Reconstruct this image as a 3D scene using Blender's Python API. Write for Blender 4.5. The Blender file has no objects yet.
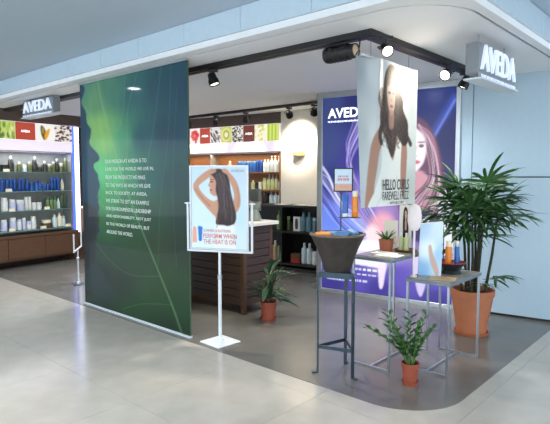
import bpy, bmesh, math, random
import numpy as np
from mathutils import Vector, Matrix
random.seed(7)
RNG = np.random.RandomState(5)
PI = math.pi
scene = bpy.context.scene
C = scene.collection

# ------------------------------------------------------------------ camera, world, exposure
cam_d = bpy.data.cameras.new('camera')
cam = bpy.data.objects.new('camera', cam_d); C.objects.link(cam)
cam.location = (0, 0, 1.55)
cam.rotation_euler = (math.radians(90 - 4.085), 0, 0)
cam_d.sensor_width = 36.0
cam_d.lens = 518 / 550 * 36.0
cam_d.clip_start = 0.05
scene.camera = cam

world = bpy.data.worlds.new('atrium_daylight'); scene.world = world
world.use_nodes = True
wb = world.node_tree.nodes['Background']
wb.inputs[0].default_value = (0.80, 0.92, 1.0, 1)
wb.inputs[1].default_value = 3.2
vs = scene.view_settings
vs.view_transform = 'Standard'; vs.look = 'None'; vs.gamma = 1.0; vs.use_curve_mapping = False
vs.exposure = 0.2

# ------------------------------------------------------------------ frames (right = +a, into the shop = +b)
ROT_F = math.atan2(-.669, .743)      # street-front frame of the shop
ROT_W = math.atan2(-.5557, .8314)    # frame of the inner walls
ROT_S = ROT_F + PI / 2               # along the right-hand front


def PQ(p, q, z=0.0):
    return Vector((p * -.743 + q * .669, p * .669 + q * .743, z))


def UV(u, v, z=0.0):
    return Vector((u * -.8314 + v * .5557, u * .5557 + v * .8314, z))


# ------------------------------------------------------------------ materials
def s2l(c):
    return tuple(((x / 255) / 12.92 if x / 255 <= .04045 else ((x / 255 + .055) / 1.055) ** 2.4) for x in c)


MATS = {}


def mat(name, col, rough=.5, metal=0., var=.08, scale=18., bump=0., stretch=None, emit=0., trans=0., coat=0., ior=1.5, sss=0.):
    m = bpy.data.materials.new(name); m.use_nodes = True
    nt = m.node_tree; b = nt.nodes['Principled BSDF']
    lin = s2l(col)
    tc = nt.nodes.new('ShaderNodeTexCoord'); mp = nt.nodes.new('ShaderNodeMapping')
    if stretch: mp.inputs['Scale'].default_value = stretch
    nz = nt.nodes.new('ShaderNodeTexNoise'); nz.inputs['Scale'].default_value = scale; nz.inputs['Detail'].default_value = 4
    nt.links.new(tc.outputs['Object'], mp.inputs[0]); nt.links.new(mp.outputs[0], nz.inputs['Vector'])
    rp = nt.nodes.new('ShaderNodeValToRGB')
    rp.color_ramp.elements[0].position = .3; rp.color_ramp.elements[1].position = .7
    rp.color_ramp.elements[0].color = tuple(max(0, x * (1 - var)) for x in lin) + (1,)
    rp.color_ramp.elements[1].color = tuple(min(1, x * (1 + var)) for x in lin) + (1,)
    nt.links.new(nz.outputs['Fac'], rp.inputs[0]); nt.links.new(rp.outputs[0], b.inputs['Base Color'])
    b.inputs['Roughness'].default_value = rough; b.inputs['Metallic'].default_value = metal
    b.inputs['Transmission Weight'].default_value = trans; b.inputs['IOR'].default_value = ior
    b.inputs['Coat Weight'].default_value = coat
    if emit:
        nt.links.new(rp.outputs[0], b.inputs['Emission Color']); b.inputs['Emission Strength'].default_value = emit
    if bump:
        bp = nt.nodes.new('ShaderNodeBump'); bp.inputs['Strength'].default_value = bump; bp.inputs['Distance'].default_value = .01
        nt.links.new(nz.outputs['Fac'], bp.inputs['Height']); nt.links.new(bp.outputs[0], b.inputs['Normal'])
    MATS[name] = m
    return m


def print_mat(name, rough=.4, emit=0., coat=0.):
    m = bpy.data.materials.new(name); m.use_nodes = True
    nt = m.node_tree; b = nt.nodes['Principled BSDF']
    at = nt.nodes.new('ShaderNodeAttribute'); at.attribute_name = 'ink'
    nt.links.new(at.outputs['Color'], b.inputs['Base Color'])
    b.inputs['Roughness'].default_value = rough; b.inputs['Coat Weight'].default_value = coat
    b.inputs['Coat Roughness'].default_value = .05; b.inputs['Specular IOR Level'].default_value = .25
    if emit:
        nt.links.new(at.outputs['Color'], b.inputs['Emission Color']); b.inputs['Emission Strength'].default_value = emit
        b.inputs['Base Color'].default_value = (.02, .02, .02, 1)
        for l in list(b.inputs['Base Color'].links): nt.links.remove(l)
    MATS[name] = m
    return m


mat('tile', (179, 174, 165), .16, var=.06, scale=5)
mat('joint', (158, 154, 146), .6)
mat('shop_floor', (108, 106, 101), .24, var=.13, scale=2.2)
mat('ceiling', (244, 246, 250), .85, var=.01)
mat('mall_ceiling', (194, 209, 226), .85, var=.01)
mat('fascia', (202, 221, 236), .2, var=.02)
mat('white_panel', (172, 193, 208), .42, var=.015)
mat('white_wall', (222, 218, 208), .7, var=.02)
mat('taupe', (92, 78, 72), .75, var=.08)
mat('dark_brown', (58, 42, 36), .6, var=.15)
mat('black', (20, 20, 22), .45, var=.1)
mat('reveal', (34, 38, 44), .6, var=.05)
mat('black_cab', (34, 31, 30), .45, var=.15)
mat('steel', (176, 182, 190), .28, metal=.85, var=.06)
mat('silver_frame', (190, 194, 198), .35, metal=.7, var=.04)
mat('table_edge', (120, 130, 138), .4, metal=.4, var=.1)
mat('gun_steel', (58, 72, 84), .38, metal=.5, var=.2)
mat('sign_grey', (132, 136, 142), .4, metal=.2, var=.05)
mat('white_metal', (216, 222, 228), .35, var=.03)
mat('walnut', (92, 64, 46), .5, var=.28, scale=6, stretch=(1.2, 12, 14), bump=.1)
mat('walnut_end', (78, 54, 38), .5, var=.22, scale=6, stretch=(8, 8, 1.2), bump=.1)
mat('counter_wood', (62, 46, 39), .5, var=.3, scale=7, stretch=(1.2, 1.2, 14), bump=.12)
mat('amber_wood', (150, 96, 52), .55, var=.15, scale=6, stretch=(1.5, 8, 8))
mat('stone_top', (146, 140, 132), .25, var=.12, scale=9)
mat('terracotta', (178, 108, 74), .65, var=.1, scale=9, bump=.05)
mat('red_pot', (150, 72, 50), .55, var=.1)
mat('brown_pot', (150, 82, 56), .6, var=.12)
mat('soil', (48, 36, 28), .95, var=.4, scale=60, bump=.4)
mat('palm_green', (54, 92, 44), .45, var=.3, scale=7)
mat('palm_cane', (52, 50, 36), .8, var=.4, scale=30, bump=.3)
mat('zz_green', (50, 92, 40), .3, var=.25, scale=12)
mat('dark_leaf', (44, 72, 50), .3, var=.3, scale=9)
mat('lit_leaf', (120, 150, 96), .4, var=.2)  # lit leaf tips painted as a paler leaf colour
mat('stem_green', (84, 122, 60), .5, var=.15)
mat('bowl', (52, 45, 42), .6, var=.25, scale=14, bump=.15)
mat('bowl_rim', (110, 92, 76), .6, var=.2)
mat('bowl_black', (30, 30, 32), .3, var=.2)
mat('red_lacquer', (150, 46, 40), .3, var=.1)
mat('blue', (44, 98, 176), .35, var=.08)
mat('deep_blue', (30, 72, 150), .35, var=.08)
mat('pack_blue', (92, 138, 186), .5, var=.2, scale=25)
mat('orange', (226, 132, 32), .3, var=.06)
mat('orange_soft', (236, 150, 60), .6, var=.1)
mat('white_plastic', (228, 228, 224), .4, var=.02)
mat('lilac', (196, 200, 226), .4, var=.03)
mat('cream', (232, 222, 194), .5, var=.03)
mat('olive', (98, 104, 62), .35, var=.1)
mat('moss', (112, 138, 88), .4, var=.08)
mat('forest', (62, 84, 58), .4, var=.08)
mat('smoke', (52, 50, 44), .3, var=.15)
mat('pale_green', (196, 204, 150), .35, var=.06)
mat('teal', (112, 150, 162), .35, var=.06)
mat('aqua_white', (206, 224, 228), .3, var=.03)
mat('tan', (176, 150, 112), .45, var=.1)
mat('jar_brown', (96, 66, 40), .4, var=.15)
mat('silver_cap', (190, 190, 184), .3, metal=.6, var=.04)
mat('shelf_back', (150, 154, 152), .4, var=.15, scale=4)
mat('vase', (132, 140, 126), .35, var=.12)
mat('monitor', (110, 112, 106), .5, var=.06)
mat('oval', (232, 218, 218), .5, var=.03)
mat('paper', (238, 236, 228), .7, var=.02)
mat('wood_light', (206, 160, 104), .5, var=.15, scale=8, stretch=(1, 8, 8))
mat('tray_wood', (96, 62, 44), .45, var=.2)
mat('ink_dark', (62, 62, 66), .6, var=.05)
mat('ink_white', (226, 232, 226), .6, var=.02)
mat('ink_grey', (150, 160, 172), .6, var=.03)
mat('ink_red', (206, 112, 100), .6, var=.04)
mat('letter_glow', (225, 236, 255), .4, var=.01, emit=.4)
mat('letter_lit', (245, 246, 255), .4, var=.01, emit=1.1)
mat('column_glow', (232, 238, 255), .4, var=.01, emit=3.0)
mat('blue_glow', (60, 90, 255), .4, var=.01, emit=2.2)
mat('lamp_lens', (255, 246, 226), .3, var=.01, emit=7.0)
mat('lamp_pale', (222, 200, 170), .4, var=.03)
mat('downlight_lens', (244, 250, 255), .3, var=.01, emit=150.0)
mat('header_glow', (236, 226, 240), .5, var=.02, emit=.55)
gl = mat('shelf_glass', (180, 205, 200), .05, var=.02, trans=.85, ior=1.3)
mat('glass_edge', (120, 160, 150), .2, var=.05)
print_mat('print_matt', .55)
print_mat('print_gloss', .5, coat=.16)
print_mat('print_lit', .3, emit=1.0)
print_mat('print_header', .4, emit=.85)


# ------------------------------------------------------------------ mesh builder
class MB:
    def __init__(s): s.v = []; s.f = []

    def add(s, vs_, fs):
        o = len(s.v); s.v += [tuple(v) for v in vs_]; s.f += [tuple(i + o for i in f) for f in fs]; return s

    def box(s, x0, x1, y0, y1, z0, z1):
        v = [(x, y, z) for z in (z0, z1) for y in (y0, y1) for x in (x0, x1)]
        return s.add(v, [(0, 2, 3, 1), (4, 5, 7, 6), (0, 1, 5, 4), (2, 6, 7, 3), (0, 4, 6, 2), (1, 3, 7, 5)])

    def lathe(s, prof, n=16, c=(0, 0, 0), cap=True):
        vs_, fs = [], []
        m = len(prof)
        for r, z in prof:
            for k in range(n):
                a = 2 * PI * k / n
                vs_.append((c[0] + r * math.cos(a), c[1] + r * math.sin(a), c[2] + z))
        for i in range(m - 1):
            for k in range(n):
                k2 = (k + 1) % n
                fs.append((i * n + k, i * n + k2, (i + 1) * n + k2, (i + 1) * n + k))
        if cap:
            fs.append(tuple(reversed(range(n)))); fs.append(tuple(range((m - 1) * n, m * n)))
        return s.add(vs_, fs)

    def tube(s, pts, r, n=8, radii=None):
        pts = [Vector(p) for p in pts]; vs_, fs = [], []
        for i, p in enumerate(pts):
            t = (pts[min(i + 1, len(pts) - 1)] - pts[max(i - 1, 0)]).normalized()
            a = t.cross(Vector((0, 0, 1)))
            if a.length < .05: a = t.cross(Vector((1, 0, 0)))
            a.normalize(); b = t.cross(a)
            rr = radii[i] if radii else r
            for k in range(n):
                w = 2 * PI * k / n
                vs_.append(p + a * (rr * math.cos(w)) + b * (rr * math.sin(w)))
        for i in range(len(pts) - 1):
            for k in range(n):
                k2 = (k + 1) % n
                fs.append((i * n + k, (i + 1) * n + k, (i + 1) * n + k2, i * n + k2))
        fs.append(tuple(range(n))); fs.append(tuple(reversed(range((len(pts) - 1) * n, len(pts) * n))))
        return s.add(vs_, fs)

    def prism(s, poly, z0, z1):
        n = len(poly)
        vs_ = [(x, y, z0) for x, y in poly] + [(x, y, z1) for x, y in poly]
        fs = [tuple(reversed(range(n))), tuple(range(n, 2 * n))]
        fs += [(i, (i + 1) % n, (i + 1) % n + n, i + n) for i in range(n)]
        return s.add(vs_, fs)

    def bar(s, a, b, w, d, up=(0, 0, 1)):          # rectangular bar between two points
        a = Vector(a); b = Vector(b); t = (b - a).normalized(); up = Vector(up)
        x = t.cross(up)
        if x.length < .05: x = t.cross(Vector((1, 0, 0)))
        x.normalize(); y = x.cross(t)
        vs_ = [p + x * (sx * w / 2) + y * (sy * d / 2) for p in (a, b) for sx, sy in ((-1, -1), (1, -1), (1, 1), (-1, 1))]
        return s.add(vs_, [(0, 1, 2, 3), (7, 6, 5, 4), (0, 4, 5, 1), (1, 5, 6, 2), (2, 6, 7, 3), (3, 7, 4, 0)])

    def mesh(s, name, m, smooth=False, bevel=0.):
        me = bpy.data.meshes.new(name)
        me.from_pydata(s.v, [], s.f)
        bm = bmesh.new(); bm.from_mesh(me)
        bmesh.ops.recalc_face_normals(bm, faces=bm.faces)
        if bevel:
            bmesh.ops.bevel(bm, geom=[e for e in bm.edges], offset=bevel, segments=1, affect='EDGES', profile=.5)
        if smooth:
            for f in bm.faces: f.smooth = len(f.verts) <= 4
            for e in bm.edges:
                if len(e.link_faces) == 2 and e.calc_face_angle(0) > math.radians(42): e.smooth = False
        bm.to_mesh(me); bm.free()
        if m: me.materials.append(MATS[m])
        return me

    def build(s, name, m, parent=None, loc=None, rz=0., smooth=False, bevel=0.):
        return link(name, s.mesh(name, m, smooth, bevel), parent, loc, rz)


def link(name, me, parent=None, loc=None, rz=0.):
    o = bpy.data.objects.new(name, me); C.objects.link(o)
    if parent: o.parent = parent
    if loc is not None: o.location = loc
    if rz: o.rotation_euler = (0, 0, rz)
    return o


def tag(o, label, cat, group=None):
    o['label'] = label; o['category'] = cat
    if group: o['group'] = group
    return o


def thing(name, label, cat, loc=(0, 0, 0), rz=0., group=None):
    o = bpy.data.objects.new(name, None); C.objects.link(o)
    o.location = loc; o.rotation_euler = (0, 0, rz); o.empty_display_size = .1
    return tag(o, label, cat, group)


def struct(o):
    o['kind'] = 'structure'; return o


def dup(root, loc, rz, label):
    r = root.copy(); C.objects.link(r); r.location = loc; r.rotation_euler = (0, 0, rz); r['label'] = label
    for ch in root.children:
        c = ch.copy(); C.objects.link(c); c.parent = r
        for g in ch.children:
            d = g.copy(); C.objects.link(d); d.parent = c
    return r


ORD = ['first', 'second', 'third', 'fourth', 'fifth', 'sixth', 'seventh', 'eighth', 'ninth', 'tenth', 'eleventh',
       'twelfth', 'thirteenth', 'fourteenth', 'fifteenth', 'sixteenth', 'seventeenth', 'eighteenth']


# ------------------------------------------------------------------ lettering (flat print or channel letters), faces local -y
def lettering(name, body, m, parent, x, y, z, width, height, depth=.001, align='L', bold=0., spacing=1., split=False):
    cu = bpy.data.curves.new(name, 'FONT'); cu.body = body; cu.size = 1; cu.extrude = .5; cu.offset = bold
    cu.space_character = spacing
    cu.resolution_u = 3
    o = bpy.data.objects.new(name, cu); C.objects.link(o)
    dg = bpy.context.evaluated_depsgraph_get(); dg.update()
    me = bpy.data.meshes.new_from_object(o.evaluated_get(dg))
    bpy.data.objects.remove(o); bpy.data.curves.remove(cu)
    n = len(me.vertices); co = np.empty(n * 3); me.vertices.foreach_get('co', co); co = co.reshape(-1, 3)
    mn, mx = co.min(0), co.max(0)
    u = (co[:, 0] - mn[0]) / (mx[0] - mn[0]) * width
    h = (co[:, 1] - mn[1]) / (mx[1] - mn[1]) * height
    d = (co[:, 2] - mn[2]) / (mx[2] - mn[2]) * depth
    if align == 'C': u = u - width / 2
    out = np.stack([x + u, y - d, z + h], 1)
    me.vertices.foreach_set('co', out.ravel()); me.update()
    me.materials.clear(); me.materials.append(MATS[m])
    if split:                                    # every letter a part of its own
        bm = bmesh.new(); bm.from_mesh(me); bm.verts.ensure_lookup_table(); seen = set()
        for v0 in bm.verts:
            if v0.index in seen: continue
            st_, isl = [v0], set()
            while st_:
                v = st_.pop()
                if v.index in isl: continue
                isl.add(v.index); st_ += [e.other_vert(v) for e in v.link_edges]
            seen |= isl; im = {a: i for i, a in enumerate(sorted(isl))}
            fs = [[im[v.index] for v in f.verts] for f in bm.faces if f.verts[0].index in isl]
            lm = bpy.data.meshes.new('letter'); lm.from_pydata([bm.verts[a].co[:] for a in sorted(isl)], [], fs); lm.materials.append(MATS[m])
            link('letter', lm, parent)
        bm.free(); return None
    o = link(name, me, parent); o['kind'] = 'stuff'
    return o


# ------------------------------------------------------------------ printed sheets: ink colours held on a fine mesh
class Ink:
    def __init__(s, w, h, col=(255, 255, 255)):
        s.w, s.h = w, h
        s.X, s.Y = np.meshgrid(np.linspace(0, 1, w), np.linspace(0, 1, h))
        s.a = np.ones((h, w, 3)) * np.array(col, float)
        s.asp = h / w

    def mix(s, mask, col):
        m = np.clip(mask, 0, 1)[..., None]; s.a = s.a * (1 - m) + np.array(col, float) * m

    def field(s, pts, k=2.2):
        num = np.zeros_like(s.a); den = np.zeros(s.X.shape)
        for x, y, c in pts:
            d = ((s.X - x) ** 2 + ((s.Y - y) * s.asp) ** 2) + .004
            w = d ** -k; num += w[..., None] * np.array(c, float); den += w
        s.a = num / den[..., None]

    def blur(s, m, n):
        for _ in range(n):
            p = np.pad(m, 1, mode='edge')
            m = (p[:-2, 1:-1] + p[2:, 1:-1] + p[1:-1, :-2] + p[1:-1, 2:] + p[1:-1, 1:-1] * 2) / 6
        return m

    def poly(s, pts, col, alpha=1., soft=1, smooth=True):
        if smooth: pts = curve(pts, True)
        m = np.zeros(s.X.shape)
        n = len(pts)
        for ox, oy in ((-.25, -.25), (.25, -.25), (-.25, .25), (.25, .25)):
            X = s.X + ox / s.w; Y = s.Y + oy / s.h
            ins = np.zeros(X.shape, bool)
            for i in range(n):
                x0, y0 = pts[i]; x1, y1 = pts[(i + 1) % n]
                if y0 == y1: continue
                c = ((y0 > Y) != (y1 > Y)) & (X < (x1 - x0) * (Y - y0) / (y1 - y0) + x0)
                ins ^= c
            m += ins * .25
        s.mix(s.blur(m, soft) * alpha, col)

    def ell(s, cx, cy, rx, ry, col, alpha=1., soft=.2):
        d = np.sqrt(((s.X - cx) / rx) ** 2 + ((s.Y - cy) / ry) ** 2)
        s.mix(np.clip((1 + soft / 2 - d) / soft, 0, 1) * alpha, col)

    def stroke(s, pts, wd, col, alpha=1., smooth=True, taper=False):
        if smooth and len(pts) > 2: pts = curve(pts, False)
        best = np.full(s.X.shape, 9.)
        n = len(pts) - 1
        for i in range(n):
            x0, y0 = pts[i]; x1, y1 = pts[i + 1]
            dx, dy = x1 - x0, (y1 - y0) * s.asp
            t = np.clip(((s.X - x0) * dx + (s.Y - y0) * s.asp * dy) / (dx * dx + dy * dy + 1e-9), 0, 1)
            d = np.hypot(s.X - x0 - t * dx, (s.Y - y0) * s.asp - t * dy)
            if taper: d = d / max(.15, 1 - (i + .5) / n)
            best = np.minimum(best, d)
        s.mix(np.clip(1.25 - best / wd, 0, 1) * alpha, col)

    def words(s, x, y, w, h, col, alpha=.9, n=10):     # tiny illegible print, kept as broken marks
        k = 0.
        r = random.Random(int(x * 999 + y * 777))
        while k < 1:
            d = r.uniform(.5, 1.2) / n
            s.mix(((s.X > x + k * w) & (s.X < x + min(1, k + d * .72) * w) & (s.Y > y) & (s.Y < y + h)) * alpha * r.uniform(.7, 1), col)
            k += d

    def sheet(s, name, m, width, height, parent, loc=(0, 0, 0), bend=None):
        w, h = s.w, s.h
        xs = (s.X - .5) * width; zs = (1 - s.Y) * height
        ys = bend(s.X, s.Y) if bend else np.zeros_like(xs)
        me = bpy.data.meshes.new(name)
        idx = np.arange(w * h).reshape(h, w)
        quads = np.stack([idx[1:, :-1], idx[1:, 1:], idx[:-1, 1:], idx[:-1, :-1]], -1).reshape(-1, 4)
        nq = len(quads)
        me.vertices.add(w * h); me.vertices.foreach_set('co', np.stack([xs, ys, zs], -1).ravel())
        me.loops.add(nq * 4); me.loops.foreach_set('vertex_index', quads.ravel().astype(np.int32))
        me.polygons.add(nq); me.polygons.foreach_set('loop_start', np.arange(0, nq * 4, 4, dtype=np.int32))
        me.polygons.foreach_set('loop_total', np.full(nq, 4, dtype=np.int32))
        me.polygons.foreach_set('use_smooth', np.ones(nq, bool))
        me.update(); me.validate()
        c = np.clip(s.a, 0, 255) / 255
        c = np.where(c <= .04045, c / 12.92, ((c + .055) / 1.055) ** 2.4)
        c = np.concatenate([c, np.ones((h, w, 1))], -1)
        at = me.color_attributes.new('ink', 'FLOAT_COLOR', 'POINT')
        at.data.foreach_set('color', c.astype(np.float32).ravel())
        me.materials.append(MATS[m])
        return link(name, me, parent, loc)


def curve(pts, closed, k=6):
    n = len(pts); out = []
    rng = range(n) if closed else range(n - 1)
    for i in rng:
        if closed: p = [pts[(i + j) % n] for j in (-1, 0, 1, 2)]
        else: p = [pts[max(0, i - 1)], pts[i], pts[i + 1], pts[min(n - 1, i + 2)]]
        for j in range(k):
            t = j / k
            out.append(tuple(.5 * (2 * p[1][a] + (p[2][a] - p[0][a]) * t + (2 * p[0][a] - 5 * p[1][a] + 4 * p[2][a] - p[3][a]) * t * t
                                   + (3 * p[1][a] - p[0][a] - 3 * p[2][a] + p[3][a]) * t ** 3) for a in (0, 1)))
    if not closed: out.append(tuple(pts[-1]))
    return out


# ================================================================== THE SETTING
Zc = 2.62          # shop ceiling
Zm = 2.86          # mall ceiling


def outline(qf, pr, rad, far=14.0, n=14):
    """rounded corner plan of shop: front line q=qf, right line p=pr"""
    pts = [(pr, far)]
    cx, cq = pr + rad, qf + rad
    for k in range(n + 1):
        a = PI + (PI / 2) * k / n
        pts.append((cx + rad * math.cos(a), cq + rad * math.sin(a)))
    pts += [(far, qf), (far, far)]
    return pts


def xy(pts): return [tuple(PQ(p, q)[:2]) for p, q in pts]


fl = struct(MB().box(-16, 16, -9, 16, -.08, -.004).build('floor', 'joint'))
T = .9
tile_me = MB().box(-T / 2 + .001, T / 2 - .001, -T / 2 + .001, T / 2 - .001, -.012, 0).mesh('tile', 'tile')
for i in range(-8, 14):
    for j in range(-6, 10):
        p, q = (i + .5) * T + .35, (j + .5) * T + .1
        if p > 1.9 and q > 3.55: continue
        w = PQ(p, q)
        if q > 9 or p > 11: continue
        if w.y < -3.5 or abs(w.x) > 1.2 + max(w.y, 0) * .75 + 1.2: continue
        link('tile', tile_me, fl, (w.x, w.y, 0), ROT_F)
struct(MB().prism(xy(outline(2.98, 1.36, .46)), -.003, .003).build('floor_shop', 'shop_floor'))
struct(MB().prism(xy(outline(3.04, 1.37, .46)), Zc, Zc + .16).build('ceiling', 'ceiling'))
struct(MB().box(-16, 16, -2.0, 16, Zm, Zm + .1).build('ceiling_mall', 'mall_ceiling'))


def band(o0, o1, z0, z1):
    m = MB(); n = len(o0); A = xy(o0); B = xy(o1)
    vs_ = []
    for (a, b) in zip(A, B): vs_ += [(a[0], a[1], z0), (b[0], b[1], z0), (b[0], b[1], z1), (a[0], a[1], z1)]
    fs = []
    for i in range(n - 1):
        for k in range(4): fs.append((i * 4 + k, i * 4 + (k + 1) % 4, i * 4 + 4 + (k + 1) % 4, i * 4 + 4 + k))
    fs += [(3, 2, 1, 0), ((n - 1) * 4, (n - 1) * 4 + 1, (n - 1) * 4 + 2, (n - 1) * 4 + 3)]
    return m.add(vs_, fs)


o_a, o_b, o_c = outline(3.04, 1.37, .46)[:-1], outline(3.018, 1.348, .482)[:-1], outline(2.905, 1.275, .12)[:-1]
struct(band(o_a, o_b, Zc + .012, Zc + .15).build('trim_1', 'reveal'))
struct(band(o_b, o_c, Zc, Zc + .05).build('trim_2', 'ceiling'))
# fascia band above the soffit: backing wall with separate panels
fas = struct(band(outline(2.95, 1.32, .12)[:-1], outline(2.92, 1.29, .12)[:-1], Zc + .04, Zm).build('wall_fascia', 'reveal'))
M7 = .7
pan_me = MB().box(-M7 / 2 + .003, M7 / 2 - .003, -.012, .012, 0, Zm - Zc - .056).mesh('fascia_panel', 'fascia')
for i in range(15):
    p = 1.56 + .0 + (i + .5) * M7 + .0
    w = PQ(p, 2.895, Zc + .052); link('panel', pan_me, fas, w, ROT_F)
for i in range(5):
    q = 3.24 + (i + .5) * M7
    w = PQ(1.265, q, Zc + .052); link('panel', pan_me, fas, w, ROT_S)
cp = []
for k in range(7):
    a = PI + PI / 2 * k / 6
    cp.append((1.555 + .30 * math.cos(a), 3.195 + .30 * math.sin(a)))
ci = [(1.555 + .276 * math.cos(PI + PI / 2 * k / 6), 3.195 + .276 * math.sin(PI + PI / 2 * k / 6)) for k in range(7)]
link('panel', band(cp, ci, Zc + .052, Zm - .004).mesh('corner_panel', 'fascia'), fas)

# inner walls --------------------------------------------------------
def wbox(name, m, u0, u1, v0, v1, z0, z1, kind='structure', parent=None, bevel=0.):
    o = MB().box(-u1, -u0, v0, v1, z0, z1).build(name, m, parent, rz=0 if parent else ROT_W, bevel=bevel)
    if kind: o['kind'] = kind
    return o


wbox('wall_left', 'dark_brown', 8.62, 8.75, 2.6, 7.9, 0, Zc)
wbox('wall_back', 'taupe', .6, 8.62, 7.74, 7.86, 0, Zc)
wbox('wall_header', 'taupe', 4.84, 8.62, 7.44, 7.74, 1.95, Zc)
wbox('wall_white', 'white_wall', 3.2, 4.84, 7.42, 7.74, 0, Zc)
wbox('wall_side', 'taupe', .9, 1.0, 6.2, 7.74, 0, Zc)
wbox('wall_header_left', 'taupe', 8.3, 8.62, 3.4, 7.0, 2.44, Zc)
wr = wbox('wall_right', 'reveal', -2.6, 3.34, 6.085, 6.2, 0, Zc)
for (u0, u1, z0, z1) in ((1.405, 1.53, .03, Zc), (-1.2, 1.397, 1.535, Zm), (-1.2, 1.397, .03, 1.522)):
    o = wbox('panel', 'white_panel', u0, u1, 6.055, 6.085, z0, z1, None, wr)
struct(wbox('baseboard_right', 'black', -1.2, 1.53, 6.07, 6.09, 0, .03))

# light tracks -------------------------------------------------------
def track(label, a, b, w=.075, d=.045):
    a, b = Vector(a), Vector(b)
    t = thing('light_track', label, 'light track', (a + b) / 2)
    t.location.z = Zc
    L = (b - a).length; ang = math.atan2((b - a).y, (b - a).x)
    MB().box(-L / 2, L / 2, -w / 2, w / 2, -d, 0).build('rail', 'black', t, rz=ang)
    MB().box(-L / 2, L / 2, -.008, .008, -d - .004, -d).build('slot', 'reveal', t, rz=ang)
    return t


track('black ceiling track along front opening, carrying the black projector', PQ(2.065, 3.4), PQ(9.0, 3.4), .11)
track('black ceiling track over the display tables, from corner to white wall', PQ(2.12, 3.457), PQ(2.12, 5.55), .11)
track('thin black ceiling track in front of back wall shelves', PQ(4.45, 6.05), PQ(9.6, 6.05), .05, .04)


def spotlight(label, at, aim, energy=0., cone=60, drop=.07, s=1., tint=(1, .86, .68), lens='lamp_lens', group='black track spotlights'):
    """round head on a short stem with yoke, aimed by a direction"""
    t = thing('track_spotlight', label, 'spotlight', (at[0], at[1], Zc - .0495), 0, group)
    MB().box(-.045, .045, -.018, .018, -.022, 0).build('adaptor', 'black', t)
    MB().tube([(0, 0, -.02), (0, 0, -drop)], .009).build('stem', 'black', t)
    d = Vector(aim).normalized(); R = d.to_track_quat('-Z', 'Y').to_matrix().to_4x4()
    h = Vector((0, 0, -drop - .03 * s))
    me = MB().lathe([(.022 * s, .07 * s), (.038 * s, .062 * s), (.042 * s, .02 * s), (.052 * s, -.005 * s), (.054 * s, -.05 * s), (.047 * s, -.05 * s), (.044 * s, -.03 * s)], 18, cap=False).mesh('housing', 'black', True)
    hd = link('housing', me, t); hd.matrix_local = Matrix.Translation(h) @ R
    ln = link('lens', MB().lathe([(.046 * s, -.036 * s), (.03 * s, -.041 * s), (.0001, -.043 * s)], 18).mesh('lens', lens, True), t)
    ln.matrix_local = Matrix.Translation(h) @ R
    rg = link('yoke', MB().tube([(-.06 * s, 0, 0), (-.062 * s, 0, .05 * s), (0, 0, .09 * s), (.062 * s, 0, .05 * s), (.06 * s, 0, 0)], .005).mesh('yoke', 'black'), t)
    rg.matrix_local = Matrix.Translation(h) @ R
    if energy:
        ld = bpy.data.lights.new('spot_beam', 'SPOT'); ld.energy = energy; ld.color = tint
        ld.spot_size = math.radians(cone); ld.spot_blend = .7; ld.shadow_soft_size = .04
        lo = bpy.data.objects.new('spot_beam', ld); C.objects.link(lo); lo.parent = t
        lo.matrix_local = Matrix.Translation(h + d * .06) @ R
    return t


def aim(a, b): return Vector(b) - Vector(a)


def wp(f, a, b, z): return f(a, b, z)


bk = [(7.59, 'leftmost spotlight on the back track, next to the green screen edge', UV(6.9, 7.4, 2.1), 30),
      (6.82, 'second spotlight on the back track, above the red header square', UV(6.3, 7.4, 2.1), 34),
      (6.09, 'third spotlight on the back track, above the middle of the header pictures', UV(5.5, 7.4, 1.8), 34),
      (5.16, 'fourth spotlight on the back track, shining on the white wall', UV(4.45, 7.42, 2.1), 110),
      (4.68, 'rightmost spotlight on the back track, beside the illuminated advertisement', UV(4.3, 7.42, 1.6), 60)]
for p, lab, tgt, en in bk:
    at = PQ(p, 6.05, Zc); spotlight(lab, at, aim(PQ(p, 6.05, Zc - .14), tgt), en, 62)
at = PQ(3.87, 3.4); spotlight('spotlight on the front track above the poster stand', at, PQ(3.1, 3.75, 0) - PQ(3.87, 3.4, 2.5), 110, 85)
at = PQ(2.0, 3.45)
spotlight('spotlight at the track corner, above the hanging fabric banner', at, (.12, -.75, -.5), 14, 90, s=.85)
at = PQ(2.06, 4.63)
spotlight('spotlight on the right track, between fabric banner and hanging sign', at, PQ(2.0, 3.8, 2.1) - PQ(2.06, 4.63, 2.5), 70, 95, s=.95)
for q, lab in ((5.2, 'spotlight deep on the right track, near the white wall'),):
    at = PQ(2.12, q); spotlight(lab, at, UV(2.2, 5.2, .5) - PQ(2.12, q, 2.5), 20, 80)
# projector-like black lamp
pj = thing('projector_lamp', 'black cylindrical projector lamp slung under front track near corner', 'projector lamp', PQ(2.36, 3.4, Zc - .0495), ROT_F)
b = MB(); b.lathe([(.03, -.15), (.058, -.15), (.062, -.14), (.062, .07), (.055, .075), (.055, .13), (.048, .13), (.046, .12)], 20, cap=False)
o = b.build('housing', 'black', pj, (0, 0, -.075), smooth=True); o.rotation_euler = (0, PI / 2, 0)
for k in range(5):
    o = MB().lathe([(.062, 0), (.066, .003), (.066, .009), (.062, .012)], 20, cap=False).build('cooling_fin', 'black', pj, (-.12 + k * .035, 0, -.075), smooth=True); o.rotation_euler = (0, PI / 2, 0)
o = MB().lathe([(.047, 0), (.03, .004), (.0001, .006)], 20).build('lens', 'lamp_pale', pj, (.122, 0, -.075), smooth=True); o.rotation_euler = (0, PI / 2, 0)
MB().box(-.05, .05, -.02, .02, -.03, 0).build('adaptor', 'black', pj)
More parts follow.
